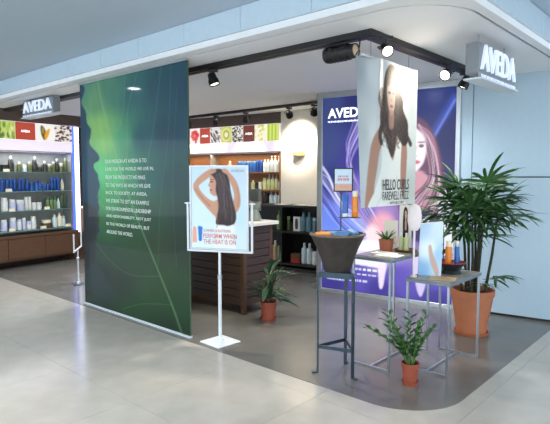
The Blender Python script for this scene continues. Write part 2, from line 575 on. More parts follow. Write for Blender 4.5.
MB().tube([(.09, -.03, -.11), (.14, -.035, -.13), (.175, -.03, -.08), (.17, -.01, -.004)], .006).build('cable', 'black', pj)

# recessed downlights: one mirrored in the green screen, the rest unseen and added
def downlight(label, loc, energy, r=.09, z=Zm):
    t = thing('recessed_downlight', label, 'downlight', (loc[0], loc[1], z), 0, 'recessed ceiling downlights')
    MB().lathe([(r + .02, -.004), (r + .02, 0), (r, 0), (r, -.004)], 24, cap=False).build('ring', 'white_metal', t, smooth=True)
    MB().lathe([(r, -.002), (.0001, -.003)], 24).build('lens', 'downlight_lens', t)
    ld = bpy.data.lights.new('down_beam', 'SPOT'); ld.energy = energy; ld.color = (.96, .98, 1)
    ld.spot_size = math.radians(150); ld.spot_blend = 1; ld.shadow_soft_size = .12
    lo = bpy.data.objects.new('down_beam', ld); C.objects.link(lo); lo.parent = t; lo.location = (0, 0, -.02)


downlight('mall downlight left of the green screen', PQ(6.93, 1.6), 110)
for lab, p, q in (('added unseen mall downlight in front of the poster stand', 3.4, 1.0), ('added unseen mall downlight out on the mall walkway', .2, -.8), ('added unseen mall downlight over the walkway right of the shop', -1.6, 3.0), ('added unseen mall downlight over the walkway beside the white wall', .2, 4.9)):  # unseen lamps added to brighten the mall floor and right wall
    downlight(lab, PQ(p, q), 190 if p > 0.21 else 110 if p < .2 and q > 0 else 150 if q < 0 else 45)
for lab, p, q in (('added hidden shop downlight behind the upper middle of the green screen', 6.2, 4.2), ('added hidden shop downlight behind the left of the green screen', 7.4, 4.2), ('added hidden shop downlight behind the fabric banner', 2.8, 4.9)):  # hidden lamps added to brighten the shop interior
    downlight(lab, PQ(p, q), 190, z=Zc, r=.05)

# ================================================================== LARGE THINGS
# hanging green leaf panel -------------------------------------------
PW, PH = 2.0, 2.6
gp = thing('leaf_screen', 'tall glossy green leaf screen with white mission text, hanging at shop front', 'screen', PQ(4.83, 3.05, 0), ROT_F)
MB().box(-PW / 2, PW / 2, .002, .012, .015, 2.605).build('board', 'forest', gp)
k = Ink(150, 330)
k.field([(.02, .03, (80, 140, 116)), (.16, .08, (96, 148, 104)), (.35, .06, (66, 126, 104)), (.55, .08, (36, 94, 98)), (.8, .08, (24, 70, 86)), (.97, .1, (26, 64, 84)),
         (.2, .2, (134, 186, 100)), (.28, .27, (138, 196, 108)), (.45, .26, (78, 152, 110)), (.62, .26, (28, 82, 90)), (.85, .25, (24, 62, 80)),
         (.25, .38, (96, 196, 124)), (.36, .42, (84, 186, 112)), (.5, .42, (58, 138, 96)), (.68, .42, (30, 84, 82)), (.9, .42, (26, 62, 66)),
         (.28, .52, (64, 168, 92)), (.5, .55, (48, 118, 70)), (.72, .56, (36, 78, 56)), (.95, .56, (30, 60, 52)),
         (.28, .64, (48, 118, 66)), (.5, .66, (38, 92, 48)), (.75, .68, (44, 76, 40)), (.95, .68, (34, 62, 44)),
         (.3, .76, (28, 74, 44)), (.6, .76, (36, 82, 38)), (.85, .8, (40, 82, 36)), (.2, .86, (14, 36, 40)), (.4, .87, (22, 54, 36)), (.65, .88, (38, 88, 42)), (.9, .9, (38, 84, 42)), (.12, .97, (24, 62, 42)), (.5, .97, (34, 84, 40)), (.9, .98, (26, 64, 36))], 1.8)
n = np.sin(k.X * 40 + np.sin(k.Y * 9) * 2 + k.Y * 14) * .5 + np.sin(k.X * 90 - k.Y * 30) * .3
k.a *= (1 + .03 * n)[..., None]
edge = [(-.05, -.02), (.03, .0), (.035, .1), (.05, .14), (.09, .17), (.12, .2), (.09, .23), (.10, .26), (.17, .3), (.18, .34), (.14, .36), (.19, .4), (.17, .43), (.2, .47), (.19, .51), (.16, .53), (.18, .57), (.15, .62), (.17, .66), (.13, .69), (.15, .73), (.12, .77), (.14, .82), (.2, .86), (.16, .9), (.05, .9), (-.05, .9)]
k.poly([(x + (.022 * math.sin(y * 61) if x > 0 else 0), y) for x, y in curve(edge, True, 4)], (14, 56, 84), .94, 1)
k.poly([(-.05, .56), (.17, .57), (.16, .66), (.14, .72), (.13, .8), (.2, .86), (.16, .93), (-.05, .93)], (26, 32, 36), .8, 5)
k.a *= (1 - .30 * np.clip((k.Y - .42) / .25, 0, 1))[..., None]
k.poly([(.02, .84), (.12, .8), (.22, .84), (.3, .9), (.34, .95), (.2, .96), (.05, .94), (-.05, .95), (-.05, .84)], (18, 44, 48), .75, 6)
for v, wd, al in (([(.2, -.02), (.235, .08), (.3, .2), (.38, .33), (.5, .5), (.66, .68), (.86, .9), (.95, 1.02)], .010, .4),
                  ([(.06, .1), (.14, .17), (.22, .2), (.3, .2)], .006, .4), ([(.28, .2), (.4, .22), (.46, .14), (.48, 0)], .005, .22),
                  ([(.2, .32), (.3, .42), (.4, .5), (.5, .55)], .006, .35), ([(.16, .5), (.3, .58), (.44, .62), (.56, .6)], .006, .3),
                  ([(.47, .45), (.49, .3), (.5, .15), (.6, 0)], .005, .25), ([(.62, .62), (.66, .4), (.74, .2), (.8, 0)], .005, .2),
                  ([(.12, .7), (.3, .78), (.5, .82), (.76, .8)], .006, .2), ([(.75, .76), (.78, .5), (.85, .25), (.88, 0)], .004, .16),
                  ([(.85, .9), (.6, .93), (.4, .98)], .006, .2), ([(.9, .75), (.88, .45), (.92, .1)], .004, .14)):
    k.stroke(v, wd, (150, 184, 136), al)
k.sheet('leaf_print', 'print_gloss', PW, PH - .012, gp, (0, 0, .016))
MB().box(-PW / 2 - .004, PW / 2 + .004, -.012, .022, .003, .022).build('bottom_rail', 'white_metal', gp)
MB().box(-PW / 2 - .004, PW / 2 + .004, -.012, .022, 2.6, 2.62).build('top_rail', 'silver_frame', gp)
MB().box(PW / 2, PW / 2 + .003, 0, .014, .022, 2.6).build('side_trim', 'forest', gp)
for i, s in enumerate(['OUR MISSION AT AVEDA IS TO', 'CARE FOR THE WORLD WE LIVE IN,', 'FROM THE PRODUCTS WE MAKE', 'TO THE WAYS IN WHICH WE GIVE', 'BACK TO SOCIETY. AT AVEDA,',
                       'WE STRIVE TO SET AN EXAMPLE', 'FOR ENVIRONMENTAL LEADERSHIP', 'AND RESPONSIBILITY, NOT JUST', 'IN THE WORLD OF BEAUTY, BUT', 'AROUND THE WORLD.']):
    lettering('text_line', s, 'ink_white', gp, -.47, -.0005, 1.68 - i * .087, .0335 * len(s) * .92, .04)

# illuminated advertisement wall -------------------------------------
LW = 3.36 - 1.53
lb = thing('lightbox_advertisement', 'large illuminated blue violet hair advertisement in silver frame', 'lightbox', UV((3.36 + 1.53) / 2, 6.055, 0), ROT_W)
fr = MB()
for nm, x0, x1, z0, z1 in (('frame_side', -LW / 2, -LW / 2 + .075, 0, Zc), ('frame_side', LW / 2 - .05, LW / 2, 0, Zc), ('frame_rail', -LW / 2 + .075, LW / 2 - .05, 2.545, Zc), ('frame_rail', -LW / 2 + .075, LW / 2 - .05, 0, .05)):
    MB().box(x0, x1, -.03, .03, z0, z1).build(nm, 'silver_frame', lb, bevel=.004)
k = Ink(170, 250)
k.field([(.05, .05, (50, 64, 118)), (.3, .05, (36, 40, 104)), (.6, .05, (36, 44, 110)), (.95, .04, (30, 44, 112)), (.05, .25, (58, 72, 128)), (.25, .3, (58, 54, 138)), (.1, .45, (40, 46, 120)),
         (.3, .5, (120, 104, 200)), (.1, .62, (104, 134, 232)), (.25, .68, (124, 158, 248)), (.05, .75, (116, 146, 240)), (.4, .6, (170, 130, 200)), (.5, .7, (236, 190, 206)), (.7, .2, (32, 38, 100)), (.95, .25, (26, 32, 92)),
         (.8, .45, (110, 88, 150)), (.95, .4, (40, 36, 100)), (.95, .5, (90, 80, 170)), (.7, .65, (120, 90, 170)), (.85, .62, (52, 40, 90)), (.95, .65, (226, 226, 250)), (.3, .78, (226, 224, 250)), (.5, .78, (240, 230, 246)), (.1, .86, (78, 72, 170)), (.3, .9, (82, 72, 172)),
         (.6, .9, (90, 76, 180)), (.9, .9, (96, 84, 190)), (.1, .98, (56, 48, 132)), (.5, .98, (60, 50, 140)), (.9, .98, (60, 50, 140)), (.95, .78, (180, 176, 240))], 2.2)
k.stroke([(.74, .36), (.84, .22), (.99, .05)], .035, (70, 96, 200), .55); k.stroke([(.75, .35), (.99, .06)], .012, (130, 150, 240), .6)
for i in range(60):                                             # sweeping strands, left half
    t = RNG.rand(); c = [(206, 190, 246), (120, 104, 206), (244, 238, 255), (40, 36, 110), (70, 62, 160)][i % 5]; e = RNG.uniform(-.04, .04)
    k.stroke([(.50 - .16 * t, -.02), (.36 - .10 * t + e, .14 + .03 * t), (.24 - .04 * t, .3 + e), (.27 + .03 * t, .45), (.34 + .08 * t + e, .58), (.5 + .06 * t, .72)], RNG.uniform(.003, .008), c, RNG.uniform(.25, .6))
for i in range(34):
    t = RNG.rand(); e = RNG.uniform(-.02, .02)
    k.stroke([(-.02, .34 + .2 * t), (.06, .4 + .2 * t + e), (.16, .5 + .18 * t), (.32, .6 + .14 * t + e), (.46, .7 + .06 * t)], RNG.uniform(.003, .009), [(170, 176, 250), (236, 238, 255), (52, 56, 150), (110, 116, 220)][i % 4], RNG.uniform(.25, .6))
k.stroke([(-.02, .34), (.05, .4), (.12, .5), (.22, .58)], .012, (240, 240, 255), .8)
k.ell(.49, .66, .10, .075, (246, 176, 186), .85, .6); k.ell(.42, .70, .06, .05, (252, 226, 230), .9, .6)
# face and flying hair, right half
k.poly([(.66, .12), (.76, .13), (.85, .2), (.91, .32), (.94, .46), (.92, .58), (.84, .66), (.68, .66), (.6, .5), (.6, .25)], (104, 66, 92), .92, 3)
k.poly([(.64, .40), (.78, .38), (.86, .46), (.84, .56), (.72, .6), (.62, .52)], (222, 166, 178), .85, 3)
for i in range(70):
    t = RNG.rand(); c = [(252, 236, 244), (170, 108, 126), (84, 46, 72), (232, 196, 218), (60, 34, 62)][i % 5]; e = RNG.uniform(-.03, .03)
    k.stroke([(.70 + .06 * t, .14 + .03 * t), (.79 + .07 * t, .25 + e), (.83 + .08 * t, .40), (.74 + .18 * t + e, .50), (.64 + .26 * t, .58 + e), (.66 + .2 * t, .68)], RNG.uniform(.004, .009), c, RNG.uniform(.35, .75))
k.poly([(.67, .19), (.73, .18), (.79, .22), (.805, .29), (.78, .35), (.72, .385), (.67, .34), (.65, .27)], (250, 234, 238), 1, 2)
k.stroke([(.75, .245), (.79, .245)], .006, (96, 66, 92), .8); k.ell(.77, .262, .018, .008, (80, 56, 90), .8, .5); k.ell(.695, .265, .018, .008, (80, 56, 90), .8, .5)
k.stroke([(.735, .265), (.725, .305), (.74, .31)], .004, (206, 150, 160), .8); k.ell(.735, .338, .028, .009, (206, 96, 120), .9, .5)
k.poly([(.72, .6), (.8, .57), (.88, .6), (.86, .68), (.78, .72), (.7, .68)], (36, 30, 80), .8, 3)
k.poly([(.90, .5), (1.0, .48), (1.0, .74), (.9, .72)], (232, 234, 252), .85, 4)
k.poly([(.24, .72), (.5, .73), (.5, .785), (.24, .78)], (246, 246, 255), .9, 2, False)
k.poly([(.22, .81), (.52, .82), (.52, .865), (.22, .855)], (240, 240, 255), .95, 1, False)
k.poly([(.47, .84), (.53, .84), (.52, .9), (.505, .96), (.48, .965), (.47, .92)], (238, 226, 246), .95, 1)
k.poly([(.73, .78), (.83, .79), (.83, .88), (.79, .98), (.75, .93)], (226, 216, 248), .85, 1)
k.poly([(.04, .92), (.2, .922), (.2, .952), (.04, .95)], (110, 130, 210), .7, 1, False)
for x, y, w, n in ((.04, .888, .17, 3), (.04, .896, .17, 3), (.05, .93, .14, 8), (.05, .942, .15, 9), (.28, .875, .2, 5), (.30, .90, .16, 4), (.24, .935, .14, 5)):
    k.words(x, y, w, .009, (250, 250, 255), .9, n)
IW = LW - .125
k.sheet('advert_print', 'print_lit', IW, 2.495, lb, (.0125, -.012, .05))
MB().box(-LW / 2 + .07, LW / 2 - .045, -.008, .02, .045, 2.55).build('backing', 'white_plastic', lb)
lettering('logo', 'AVEDA', 'letter_lit', lb, -LW / 2 + .15, -.014, 2.28, .55, .125, .002, bold=.025, split=True)
lettering('logo_tagline', 'THE ART AND SCIENCE OF PURE FLOWER AND PLANT ESSENCES', 'letter_lit', lb, -LW / 2 + .15, -.014, 2.225, .55, .022, .002, bold=.03)

# hanging fabric banner ----------------------------------------------
bn = thing('fabric_banner', 'hanging white fabric banner of long curly haired woman, HELLO CURLS', 'banner', PQ(2.135, 3.775, 1.30), ROT_S)
BW, BH = .85, 1.15
k = Ink(120, 170, (222, 226, 224))
k.field([(.02, .1, (150, 158, 166)), (.06, .5, (176, 182, 184)), (.06, .95, (186, 192, 194)), (.22, .1, (196, 202, 206)), (.5, .02, (216, 220, 222)), (.85, .1, (238, 240, 238)), (.95, .3, (236, 238, 234)), (.95, .6, (222, 226, 220)), (.95, .9, (200, 206, 198)), (.2, .5, (206, 210, 210)), (.2, .9, (200, 206, 206)), (.5, .9, (206, 208, 202))], 1.8)  # spotlight glow put into the ink as paler right side, grey fold left
skin = (172, 132, 114)
k.poly([(.18, .56), (.26, .47), (.34, .46), (.34, .56), (.29, .62), (.25, .75), (.21, .88), (.20, 1.03), (.07, 1.03), (.10, .85), (.14, .68)], skin, 1, 1)
k.poly([(.70, .46), (.79, .5), (.83, .6), (.82, .76), (.79, .9), (.76, 1.02), (.68, 1.02), (.70, .8), (.70, .62)], skin, 1, 1)
k.poly([(.40, .40), (.62, .40), (.64, .5), (.54, .68), (.42, .52)], (186, 146, 128), 1, 1)
k.poly([(.31, .5), (.36, .49), (.42, .58), (.52, .685), (.60, .58), (.66, .47), (.72, .5), (.71, .64), (.70, .76), (.73, .9), (.80, 1.03), (.14, 1.03), (.23, .88), (.31, .74), (.32, .62)], (228, 230, 224), 1, 1)
k.stroke([(.40, .8), (.36, .9), (.24, 1.0)], .006, (176, 180, 178), .5); k.stroke([(.62, .78), (.66, .9), (.74, 1.0)], .006, (180, 184, 180), .5)
hair = [(.46, .02), (.56, .04), (.62, .14), (.68, .24), (.77, .34), (.84, .44), (.84, .54), (.76, .57), (.67, .53), (.60, .5), (.58, .58), (.52, .66), (.46, .63), (.40, .56), (.34, .5), (.29, .44), (.28, .34), (.32, .22), (.35, .1), (.40, .04)]
k.poly(hair, (58, 46, 44), .96, 1)
for i in range(120):
    x = RNG.uniform(.3, .82); y = RNG.uniform(.18, .54); c = [(30, 22, 22), (92, 74, 68), (70, 54, 50), (120, 98, 90)][i % 4]
    if not (.28 + .02 < x < .45 + y * .72): continue
    k.stroke([(x, y), (x + .025, y + .02), (x - .015, y + .045), (x + .02, y + .07)], .008, c, .45)
for i in range(46):
    a = i / 45; side = i % 2
    x = (.30 - .03 * math.sin(a * 9) + .06 * max(0, a - .6)) if side else (.64 + .24 * a ** .8 + .02 * math.sin(a * 14)); y = .2 + .36 * a
    k.ell(x, y, .028, .02, [(58, 46, 44), (78, 62, 58)][(i // 2) % 2], .8, .6)
k.poly([(.40, .14), (.46, .12), (.53, .14), (.56, .22), (.545, .31), (.49, .37), (.43, .33), (.39, .23)], (206, 172, 156), 1, 1)
k.poly([(.38, .1), (.48, .08), (.56, .12), (.55, .15), (.46, .15), (.4, .17)], (86, 66, 58), .8, 2)
k.ell(.435, .215, .03, .009, (74, 52, 48), .85, .5); k.ell(.52, .212, .03, .009, (74, 52, 48), .85, .5)
k.ell(.478, .26, .015, .012, (176, 134, 120), .7, .8); k.ell(.48, .305, .035, .012, (160, 88, 84), .9, .5)
k.poly([(.44, .34), (.53, .34), (.53, .45), (.44, .45)], (176, 136, 120), .8, 2)
fold = lambda X, Y: .055 * np.exp(-((X - .0) / .16) ** 2) * (1.1 - Y) + .012 * np.sin(X * 9 + 1) * (1 - .6 * Y) - .02 * np.exp(-((X - .24) / .05) ** 2) * np.clip(1 - Y * 1.6, 0, 1)
k.sheet('cloth', 'print_matt', BW, BH, bn, (0, -.004, 0), fold)
MB().tube([(-BW / 2, .012, BH - .004), (BW / 2, .012, BH - .004)], .009).build('top_rod', 'white_metal', bn)
for x in (-.3, .3): MB().tube([(x, .012, BH), (x, .012, Zc - 1.30 - .052)], .003, 6).build('hanger', 'steel', bn)
lettering('headline', 'HELLO CURLS', 'ink_dark', bn, -.145, -.018, .128, .43, .088, .001, bold=.01)
lettering('headline', 'FAREWELL FRIZZ', 'ink_dark', bn, -.145, -.018, .047, .43, .07, .001, bold=0)
lettering('small_line', 'WITH BE CURLY', 'ink_dark', bn, -.03, -.018, .012, .24, .022, .001)

# hanging logo signs -------------------------------------------------
def logo_sign(label, loc, rz, w, h):
    t = thing('hanging_sign', label, 'sign', loc, rz)
    MB().box(-w / 2, w / 2, 0, .10, .045, h).build('sign_box', 'sign_grey', t, bevel=.004)
    MB().box(-w / 2 - .01, w / 2 + .01, -.03, .11, 0, .012).build('light_ledge', 'white_metal', t)
    MB().box(-w / 2 - .008, w / 2 + .008, -.012, 0, .012, .05).build('tagline_strip', 'ink_grey', t)
    lettering('letters', 'AVEDA', 'letter_glow', t, 0, -.001, .075, w * .93, h - .085, .02, 'C', bold=0., split=True)
    lettering('tagline', 'THE ART AND SCIENCE OF PURE FLOWER AND PLANT ESSENCES', 'letter_glow', t, 0, -.013, .02, w * .95, .02, .002, 'C', bold=.02)
    for x in (-w * .35, w * .35): MB().tube([(x, .05, h), (x, .05, Zc - loc[2])], .008, 8).build('hanger', 'steel', t)
    return t


logo_sign('grey box sign with glowing AVEDA letters hung at the right soffit edge', PQ(1.5, 4.34, 2.265), ROT_S, .82, .275)
logo_sign('grey box sign with glowing AVEDA letters hung left of the green screen', PQ(7.32, 3.2, 2.36), ROT_F, .95, .235)

# ------------------------------------------------------------------ poster stand
def poster_stand(label, loc, rz, group=None, poster=True, zb=.845, zt=1.30, hw=.315):
    t = thing('poster_stand', label, 'poster stand', loc, rz, group)
    bh = .135 if poster else .07; o = MB().box(-bh, bh, -bh, bh, 0, .012).build('base', 'white_metal' if poster else 'gun_steel', t, bevel=.004); o.rotation_euler = (0, 0, math.radians(45 + 17 if poster else 20))
    o.location.z = .0035
    MB().tube([(0, 0, .012), (0, 0, zb * .73)], .016 if poster else .01, 12).build('lower_pole', 'white_metal', t, smooth=True)
    MB().tube([(0, 0, zb * .71), (0, 0, zb + .015)], .0125 if poster else .008, 12).build('upper_pole', 'white_metal', t, smooth=True)
    MB().lathe([(.016, 0), (.023, .004), (.023, .04), (.016, .044)], 12, (0, 0, zb * .7)).build('collar', 'steel', t, smooth=True)
    MB().lathe([(.016, 0), (.026, .0), (.024, .03), (.016, .035)], 12, (0, 0, .012)).build('foot_socket', 'white_metal', t, smooth=True)
    MB().box(-hw, hw, -.009, .009, zb, zb + .018).build('bottom_bar', 'white_metal', t)
    for s in (-1, 1):
        MB().box(s * hw - .008, s * hw + .008, -.009, .009, zb, zt).build('arm', 'white_metal', t)
        MB().box(s * hw - .03, s * hw + .03, -.006, .006, zt - .015, zt - .003).build('hook', 'white_metal', t)
    return t


ps = poster_stand('silver floor poster stand with hair poster, right of the green screen', PQ(3.535, 3.15, 0) + Vector((.012, 0, 0)), math.radians(-17))
MB().box(-.285, .285, -.012, .006, .868, 1.635).build('poster_board', 'white_metal', ps, bevel=.003)
for nm, x0, x1, z0, z1 in (('frame_side', -.287, -.271, .868, 1.637), ('frame_side', .271, .287, .868, 1.637), ('frame_rail', -.271, .271, .868, .884), ('frame_rail', -.271, .271, 1.621, 1.637)):
    MB().box(x0, x1, -.02, -.012, z0, z1).build(nm, 'silver_frame', ps)
k = Ink(96, 132, (206, 226, 242))
k.field([(.1, .1, (196, 218, 238)), (.5, .05, (206, 224, 240)), (.9, .1, (198, 216, 234)), (.1, .6, (206, 226, 242)), (.9, .6, (196, 220, 240)), (.1, .95, (214, 230, 242)), (.6, .95, (216, 230, 240)), (.9, .95, (206, 224, 240))], 1.4)
sk = (196, 146, 120); sk2 = (150, 102, 82)
k.poly([(.62, .05), (.72, .08), (.84, .2), (.89, .36), (.88, .48), (.8, .56), (.76, .44), (.78, .34), (.72, .2), (.64, .12)], sk, 1, 1)
k.poly([(.40, .44), (.52, .40), (.70, .5), (.79, .56), (.78, .68), (.76, .8), (.77, .9), (.44, .9), (.46, .74), (.44, .62), (.38, .56)], sk, 1, 1)
k.poly([(.30, .04), (.40, .05), (.36, .11), (.22, .18), (.14, .24), (.22, .33), (.34, .40), (.46, .44), (.48, .56), (.40, .58), (.27, .49), (.12, .37), (.04, .27), (.05, .2), (.14, .12)], sk, 1, 1)
k.stroke([(.08, .27), (.2, .38), (.34, .48)], .018, sk2, .5)
k.poly([(.44, .72), (.62, .68), (.79, .72), (.77, .84), (.80, .98), (.80, 1.02), (.42, 1.02), (.44, .86)], (226, 230, 232), 1, 1)
k.poly([(.345, .1), (.42, .07), (.5, .12), (.5, .26), (.46, .35), (.38, .34), (.345, .31), (.35, .28), (.335, .265), (.345, .25), (.31, .225), (.34, .18)], (196, 146, 122), 1, 1)
k.ell(.375, .18, .025, .008, (50, 34, 32), .95, .5); k.stroke([(.345, .155), (.41, .15)], .006, (70, 48, 42), .9); k.ell(.362, .283, .022, .011, (170, 74, 70), .95, .5)
k.poly([(.345, .07), (.42, .03), (.52, .02), (.62, .05), (.69, .16), (.72, .3), (.77, .45), (.81, .58), (.80, .66), (.75, .70), (.66, .72), (.58, .71), (.50, .71), (.445, .69), (.47, .6), (.50, .48), (.48, .38), (.45, .28), (.455, .18), (.41, .12)], (54, 42, 44), 1, 1)
for i in range(60):
    t = RNG.rand(); e = RNG.uniform(-.03, .03)
    k.stroke([(.44 + .16 * t, .06 + .05 * RNG.rand()), (.48 + .2 * t + e, .22), (.51 + .22 * t - e, .42), (.47 + .3 * t + e, .56 + .12 * RNG.rand())], .006, [(96, 80, 82), (30, 22, 24), (124, 108, 112), (70, 54, 54)][i % 4], .4)
k.poly([(.30, .045), (.38, .02), (.46, .03), (.44, .065), (.36, .085)], sk, 1, 1); k.poly([(.56, .025), (.64, .02), (.70, .07), (.66, .09), (.58, .06)], sk, 1, 1)
for x in (.36, .40, .44): k.stroke([(x, .03), (x + .03, .055)], .004, sk2, .7)
k.stroke([(.83, .24), (.86, .36), (.84, .48)], .016, sk2, .45); k.stroke([(.47, .58), (.48, .68), (.46, .74)], .014, sk2, .5)
k.poly([(.02, .76), (.05, .73), (.09, .76), (.1, .94), (.01, .94)], (226, 168, 146), 1, 1, False)
k.poly([(.115, .73), (.20, .74), (.185, .92), (.13, .92)], (46, 116, 196), 1, 1, False)
k.sheet('poster_print', 'print_gloss', .542, .737, ps, (0, -.0135, .884))
lettering('headline', 'SUMMER SOLUTIONS', 'ink_red', ps, -.155, -.0145, 1.03, .27, .024)
lettering('headline', 'PERFORM WHEN', 'ink_red', ps, -.155, -.0145, .973, .33, .042, bold=.005)
lettering('headline', 'THE HEAT IS ON', 'ink_red', ps, -.155, -.0145, .92, .32, .042, bold=.005)
lettering('logo', 'AVEDA', 'ink_grey', ps, .12, -.0145, 1.575, .13, .024, bold=.01)
poster_stand('thin silver floor stand standing behind the green screen, near left cabinet', Vector((-2.78, 7.25, 0)), math.radians(-78), poster=False, zb=.5, zt=.75)

# ------------------------------------------------------------------ display tables
def frame_table(label, p0, p1, q0, q1, h):
    c = PQ((p0 + p1) / 2, (q0 + q1) / 2, .003)
    w, d = (p1 - p0), (q1 - q0); t = thing('side_table', label, 'table', c, ROT_F)
    g = .016; hw, hd = w / 2, d / 2
    MB().box(-hw - .008, hw + .008, -hd - .008, hd + .008, h - .032, h - .006).build('table_top', 'table_edge', t, bevel=.003)
    MB().box(-hw + .006, hw - .006, -hd + .006, hd - .006, h - .006, h).build('top_inlay', 'stone_top', t)
    for sx in (-1, 1):
        for sy in (-1, 1):
            MB().box(sx * (hw - g / 2) - g / 2, sx * (hw - g / 2) + g / 2, sy * (hd - g / 2) - g / 2, sy * (hd - g / 2) + g / 2, 0, h - .032).build('leg', 'steel', t)
    for sy in (-1, 1):
        y = sy * (hd - g / 2)
        MB().box(-hw + g, hw - g, y - g / 2, y + g / 2, 0, g).build('floor_bar', 'steel', t)
    MB().box(-g / 2, g / 2, -hd + g, hd - g, 0, g).build('floor_bar', 'steel', t)
    return t


H1, H2 = .9, .735
frame_table('taller steel frame display table, beside the bowl stand', 1.985, 2.335, 3.54, 4.22, H1)
frame_table('lower steel frame display table, in front of the palm', 1.6, 1.955, 3.74, 4.36, H2)

# three-legged iron bowl stand
bs = thing('bowl_stand', 'dark three legged iron stand carrying the brown bowl', 'stand', (.50, 3.99, .003))
feet = [Vector((-.165, -.02, 0)), Vector((.09, -.14, 0)), Vector((.075, .15, 0))]
SH = .80
for f in feet:
    o = f.normalized(); b = MB(); b.bar(f + Vector((0, 0, .006)), f + Vector((0, 0, SH - .02)), .026, .01, (o.x, o.y, 0)); b.bar(f + Vector((0, 0, .005)), f + o * .045 + Vector((0, 0, .005)), .026, .01)
    b.build('leg', 'gun_steel', bs)
for i in range(3):
    a, b_ = feet[i] + Vector((0, 0, .21)), feet[(i + 1) % 3] + Vector((0, 0, .21))
    MB().bar(a, b_, .008, .026).build('brace', 'gun_steel', bs)
    a, b_ = feet[i] + Vector((0, 0, SH - .02)), feet[(i + 1) % 3] + Vector((0, 0, SH - .02))
    MB().bar(a, b_, .012, .04).build('top_rail', 'gun_steel', bs)
MB().prism([(f.x * 1.1, f.y * 1.1) for f in feet], SH - .006, SH + .003).build('top_plate', 'gun_steel', bs)

bw = thing('display_bowl', 'large dark brown flared bowl on the iron stand', 'bowl', (.485, 3.99, SH + .006))
MB().lathe([(.095, 0), (.105, .01), (.13, .10), (.165, .19), (.205, .272), (.212, .285), (.205, .292), (.193, .285), (.155, .19), (.12, .10), (.09, .03), (.001, .025)], 32, cap=False).build('body', 'bowl', bw, smooth=True)
MB().lathe([(.2, .284), (.216, .282), (.218, .294), (.2, .296)], 32, cap=False).build('rim', 'bowl_rim', bw, smooth=True)
zb = SH + .006


def pillow(name, w, d, h, m, loc, rz, label, cat, tilt=0., group=None):
    b = MB(); n = 8
    vs_, fs = [], []
    for sgn in (1, -1):
        for j in range(n + 1):
            for i in range(n + 1):
                x = i / n * 2 - 1; y = j / n * 2 - 1
                z = sgn * h * ((1 - x ** 4) * (1 - y ** 4)) ** .6 * (1 + .12 * math.sin(5 * x + 3 * y))
                vs_.append((x * w / 2 * (1 - .06 * y * y), y * d / 2 * (1 - .06 * x * x), z))
    N = (n + 1) ** 2
    for j in range(n):
        for i in range(n):
            a = j * (n + 1) + i; q = (a, a + 1, a + n + 2, a + n + 1)
            fs.append(q); fs.append(tuple(N + x for x in reversed(q)))
    b.add(vs_, fs)
    me = b.mesh(name, m, True)
    bm = bmesh.new(); bm.from_mesh(me); bmesh.ops.remove_doubles(bm, verts=bm.verts, dist=.0005); bm.to_mesh(me); bm.free()
    o = link(name, me, None, loc, rz); o.rotation_euler = (tilt, 0, rz)
    return tag(o, label, cat, group)


pillow('sample_sachet', .13, .10, .015, 'orange_soft', (.375, 3.95, zb + .292), .4, 'orange sachet lying at the left of the brown bowl', 'sachet', .15, 'sachets in the bowl')
pillow('sample_sachet', .12, .1, .016, 'pack_blue', (.5, 3.9, zb + .295), -.5, 'blue sachet lying at the front middle of the brown bowl', 'sachet', .3, 'sachets in the bowl')
pillow('sample_sachet', .11, .1, .016, 'pack_blue', (.60, 4.0, zb + .298), .9, 'blue sachet lying at the right of the brown bowl', 'sachet', .4, 'sachets in the bowl')
pillow('sample_sachet', .15, .12, .016, 'pack_blue', (.47, 4.09, zb + .28), .2, 'blue sachet lying at the back of the brown bowl', 'sachet', .1, 'sachets in the bowl')
MB().lathe([(.001, .0), (.145, .0), (.155, .03), (.001, .05)], 20, cap=False).build('sachet_heap', 'pack_blue', None, (.485, 3.99, zb + .185), smooth=True)
tag(bpy.data.objects['sachet_heap'], 'loose blue sachets filling the inside of the brown bowl', 'sachets'); bpy.data.objects['sachet_heap']['kind'] = 'stuff'

sg = thing('tabletop_sign', 'small black framed red lettered card on thin rod above the bowl', 'sign', (.51, 4.0, zb + .1), math.radians(-14))
zs = zb + .1
MB().tube([(0, 0, 0), (0, 0, 1.45 - zs)], .005).build('rod', 'ink_dark', sg)
MB().box(-.015, .15, -.045, .03, 1.222 - zs, 1.227 - zs).build('small_shelf', 'ink_dark', sg)
MB().box(-.058, .092, -.006, .008, 1.42 - zs, 1.605 - zs).build('card_holder', 'black', sg)
k = Ink(40, 50, (196, 214, 228)); k.poly([(0, .68), (1, .68), (1, 1.1), (0, 1.1)], (208, 164, 146), 1, 1, False)
k.words(.2, .3, .6, .07, (206, 96, 84), .8, 7); k.words(.16, .42, .68, .13, (196, 90, 80), .8, 4); k.words(.3, .8, .5, .05, (190, 120, 104), .7, 5)
k.sheet('card', 'print_matt', .13, .165, sg, (.017, -.0068, 1.43 - zs))

# ------------------------------------------------------------------ bottles, tubes and jars
PROF = {
    'bottle': ([(.42, 0), (.5, .02), (.5, .66), (.44, .74), (.2, .80)], [(.2, .79), (.23, .80), (.23, .98), (.2, 1)]),
    'pump': ([(.46, 0), (.5, .02), (.5, .6), (.4, .7), (.16, .76)], [(.18, .75), (.2, .76), (.2, .84), (.07, .86), (.07, .95), (.22, .955), (.22, 1), (.05, 1)]),
    'slim': ([(.44, 0), (.5, .02), (.5, .74), (.46, .78)], [(.42, .77), (.44, .78), (.44, .98), (.4, 1)]),
    'jar': ([(.48, 0), (.5, .04), (.5, .6), (.46, .64)], [(.5, .62), (.52, .64), (.52, .97), (.49, 1)]),
    'tall': ([(.45, 0), (.5, .02), (.48, .5), (.42, .72), (.3, .8)], [(.26, .79), (.28, .8), (.24, .98), (.2, 1)]),
}
PROTO = {}


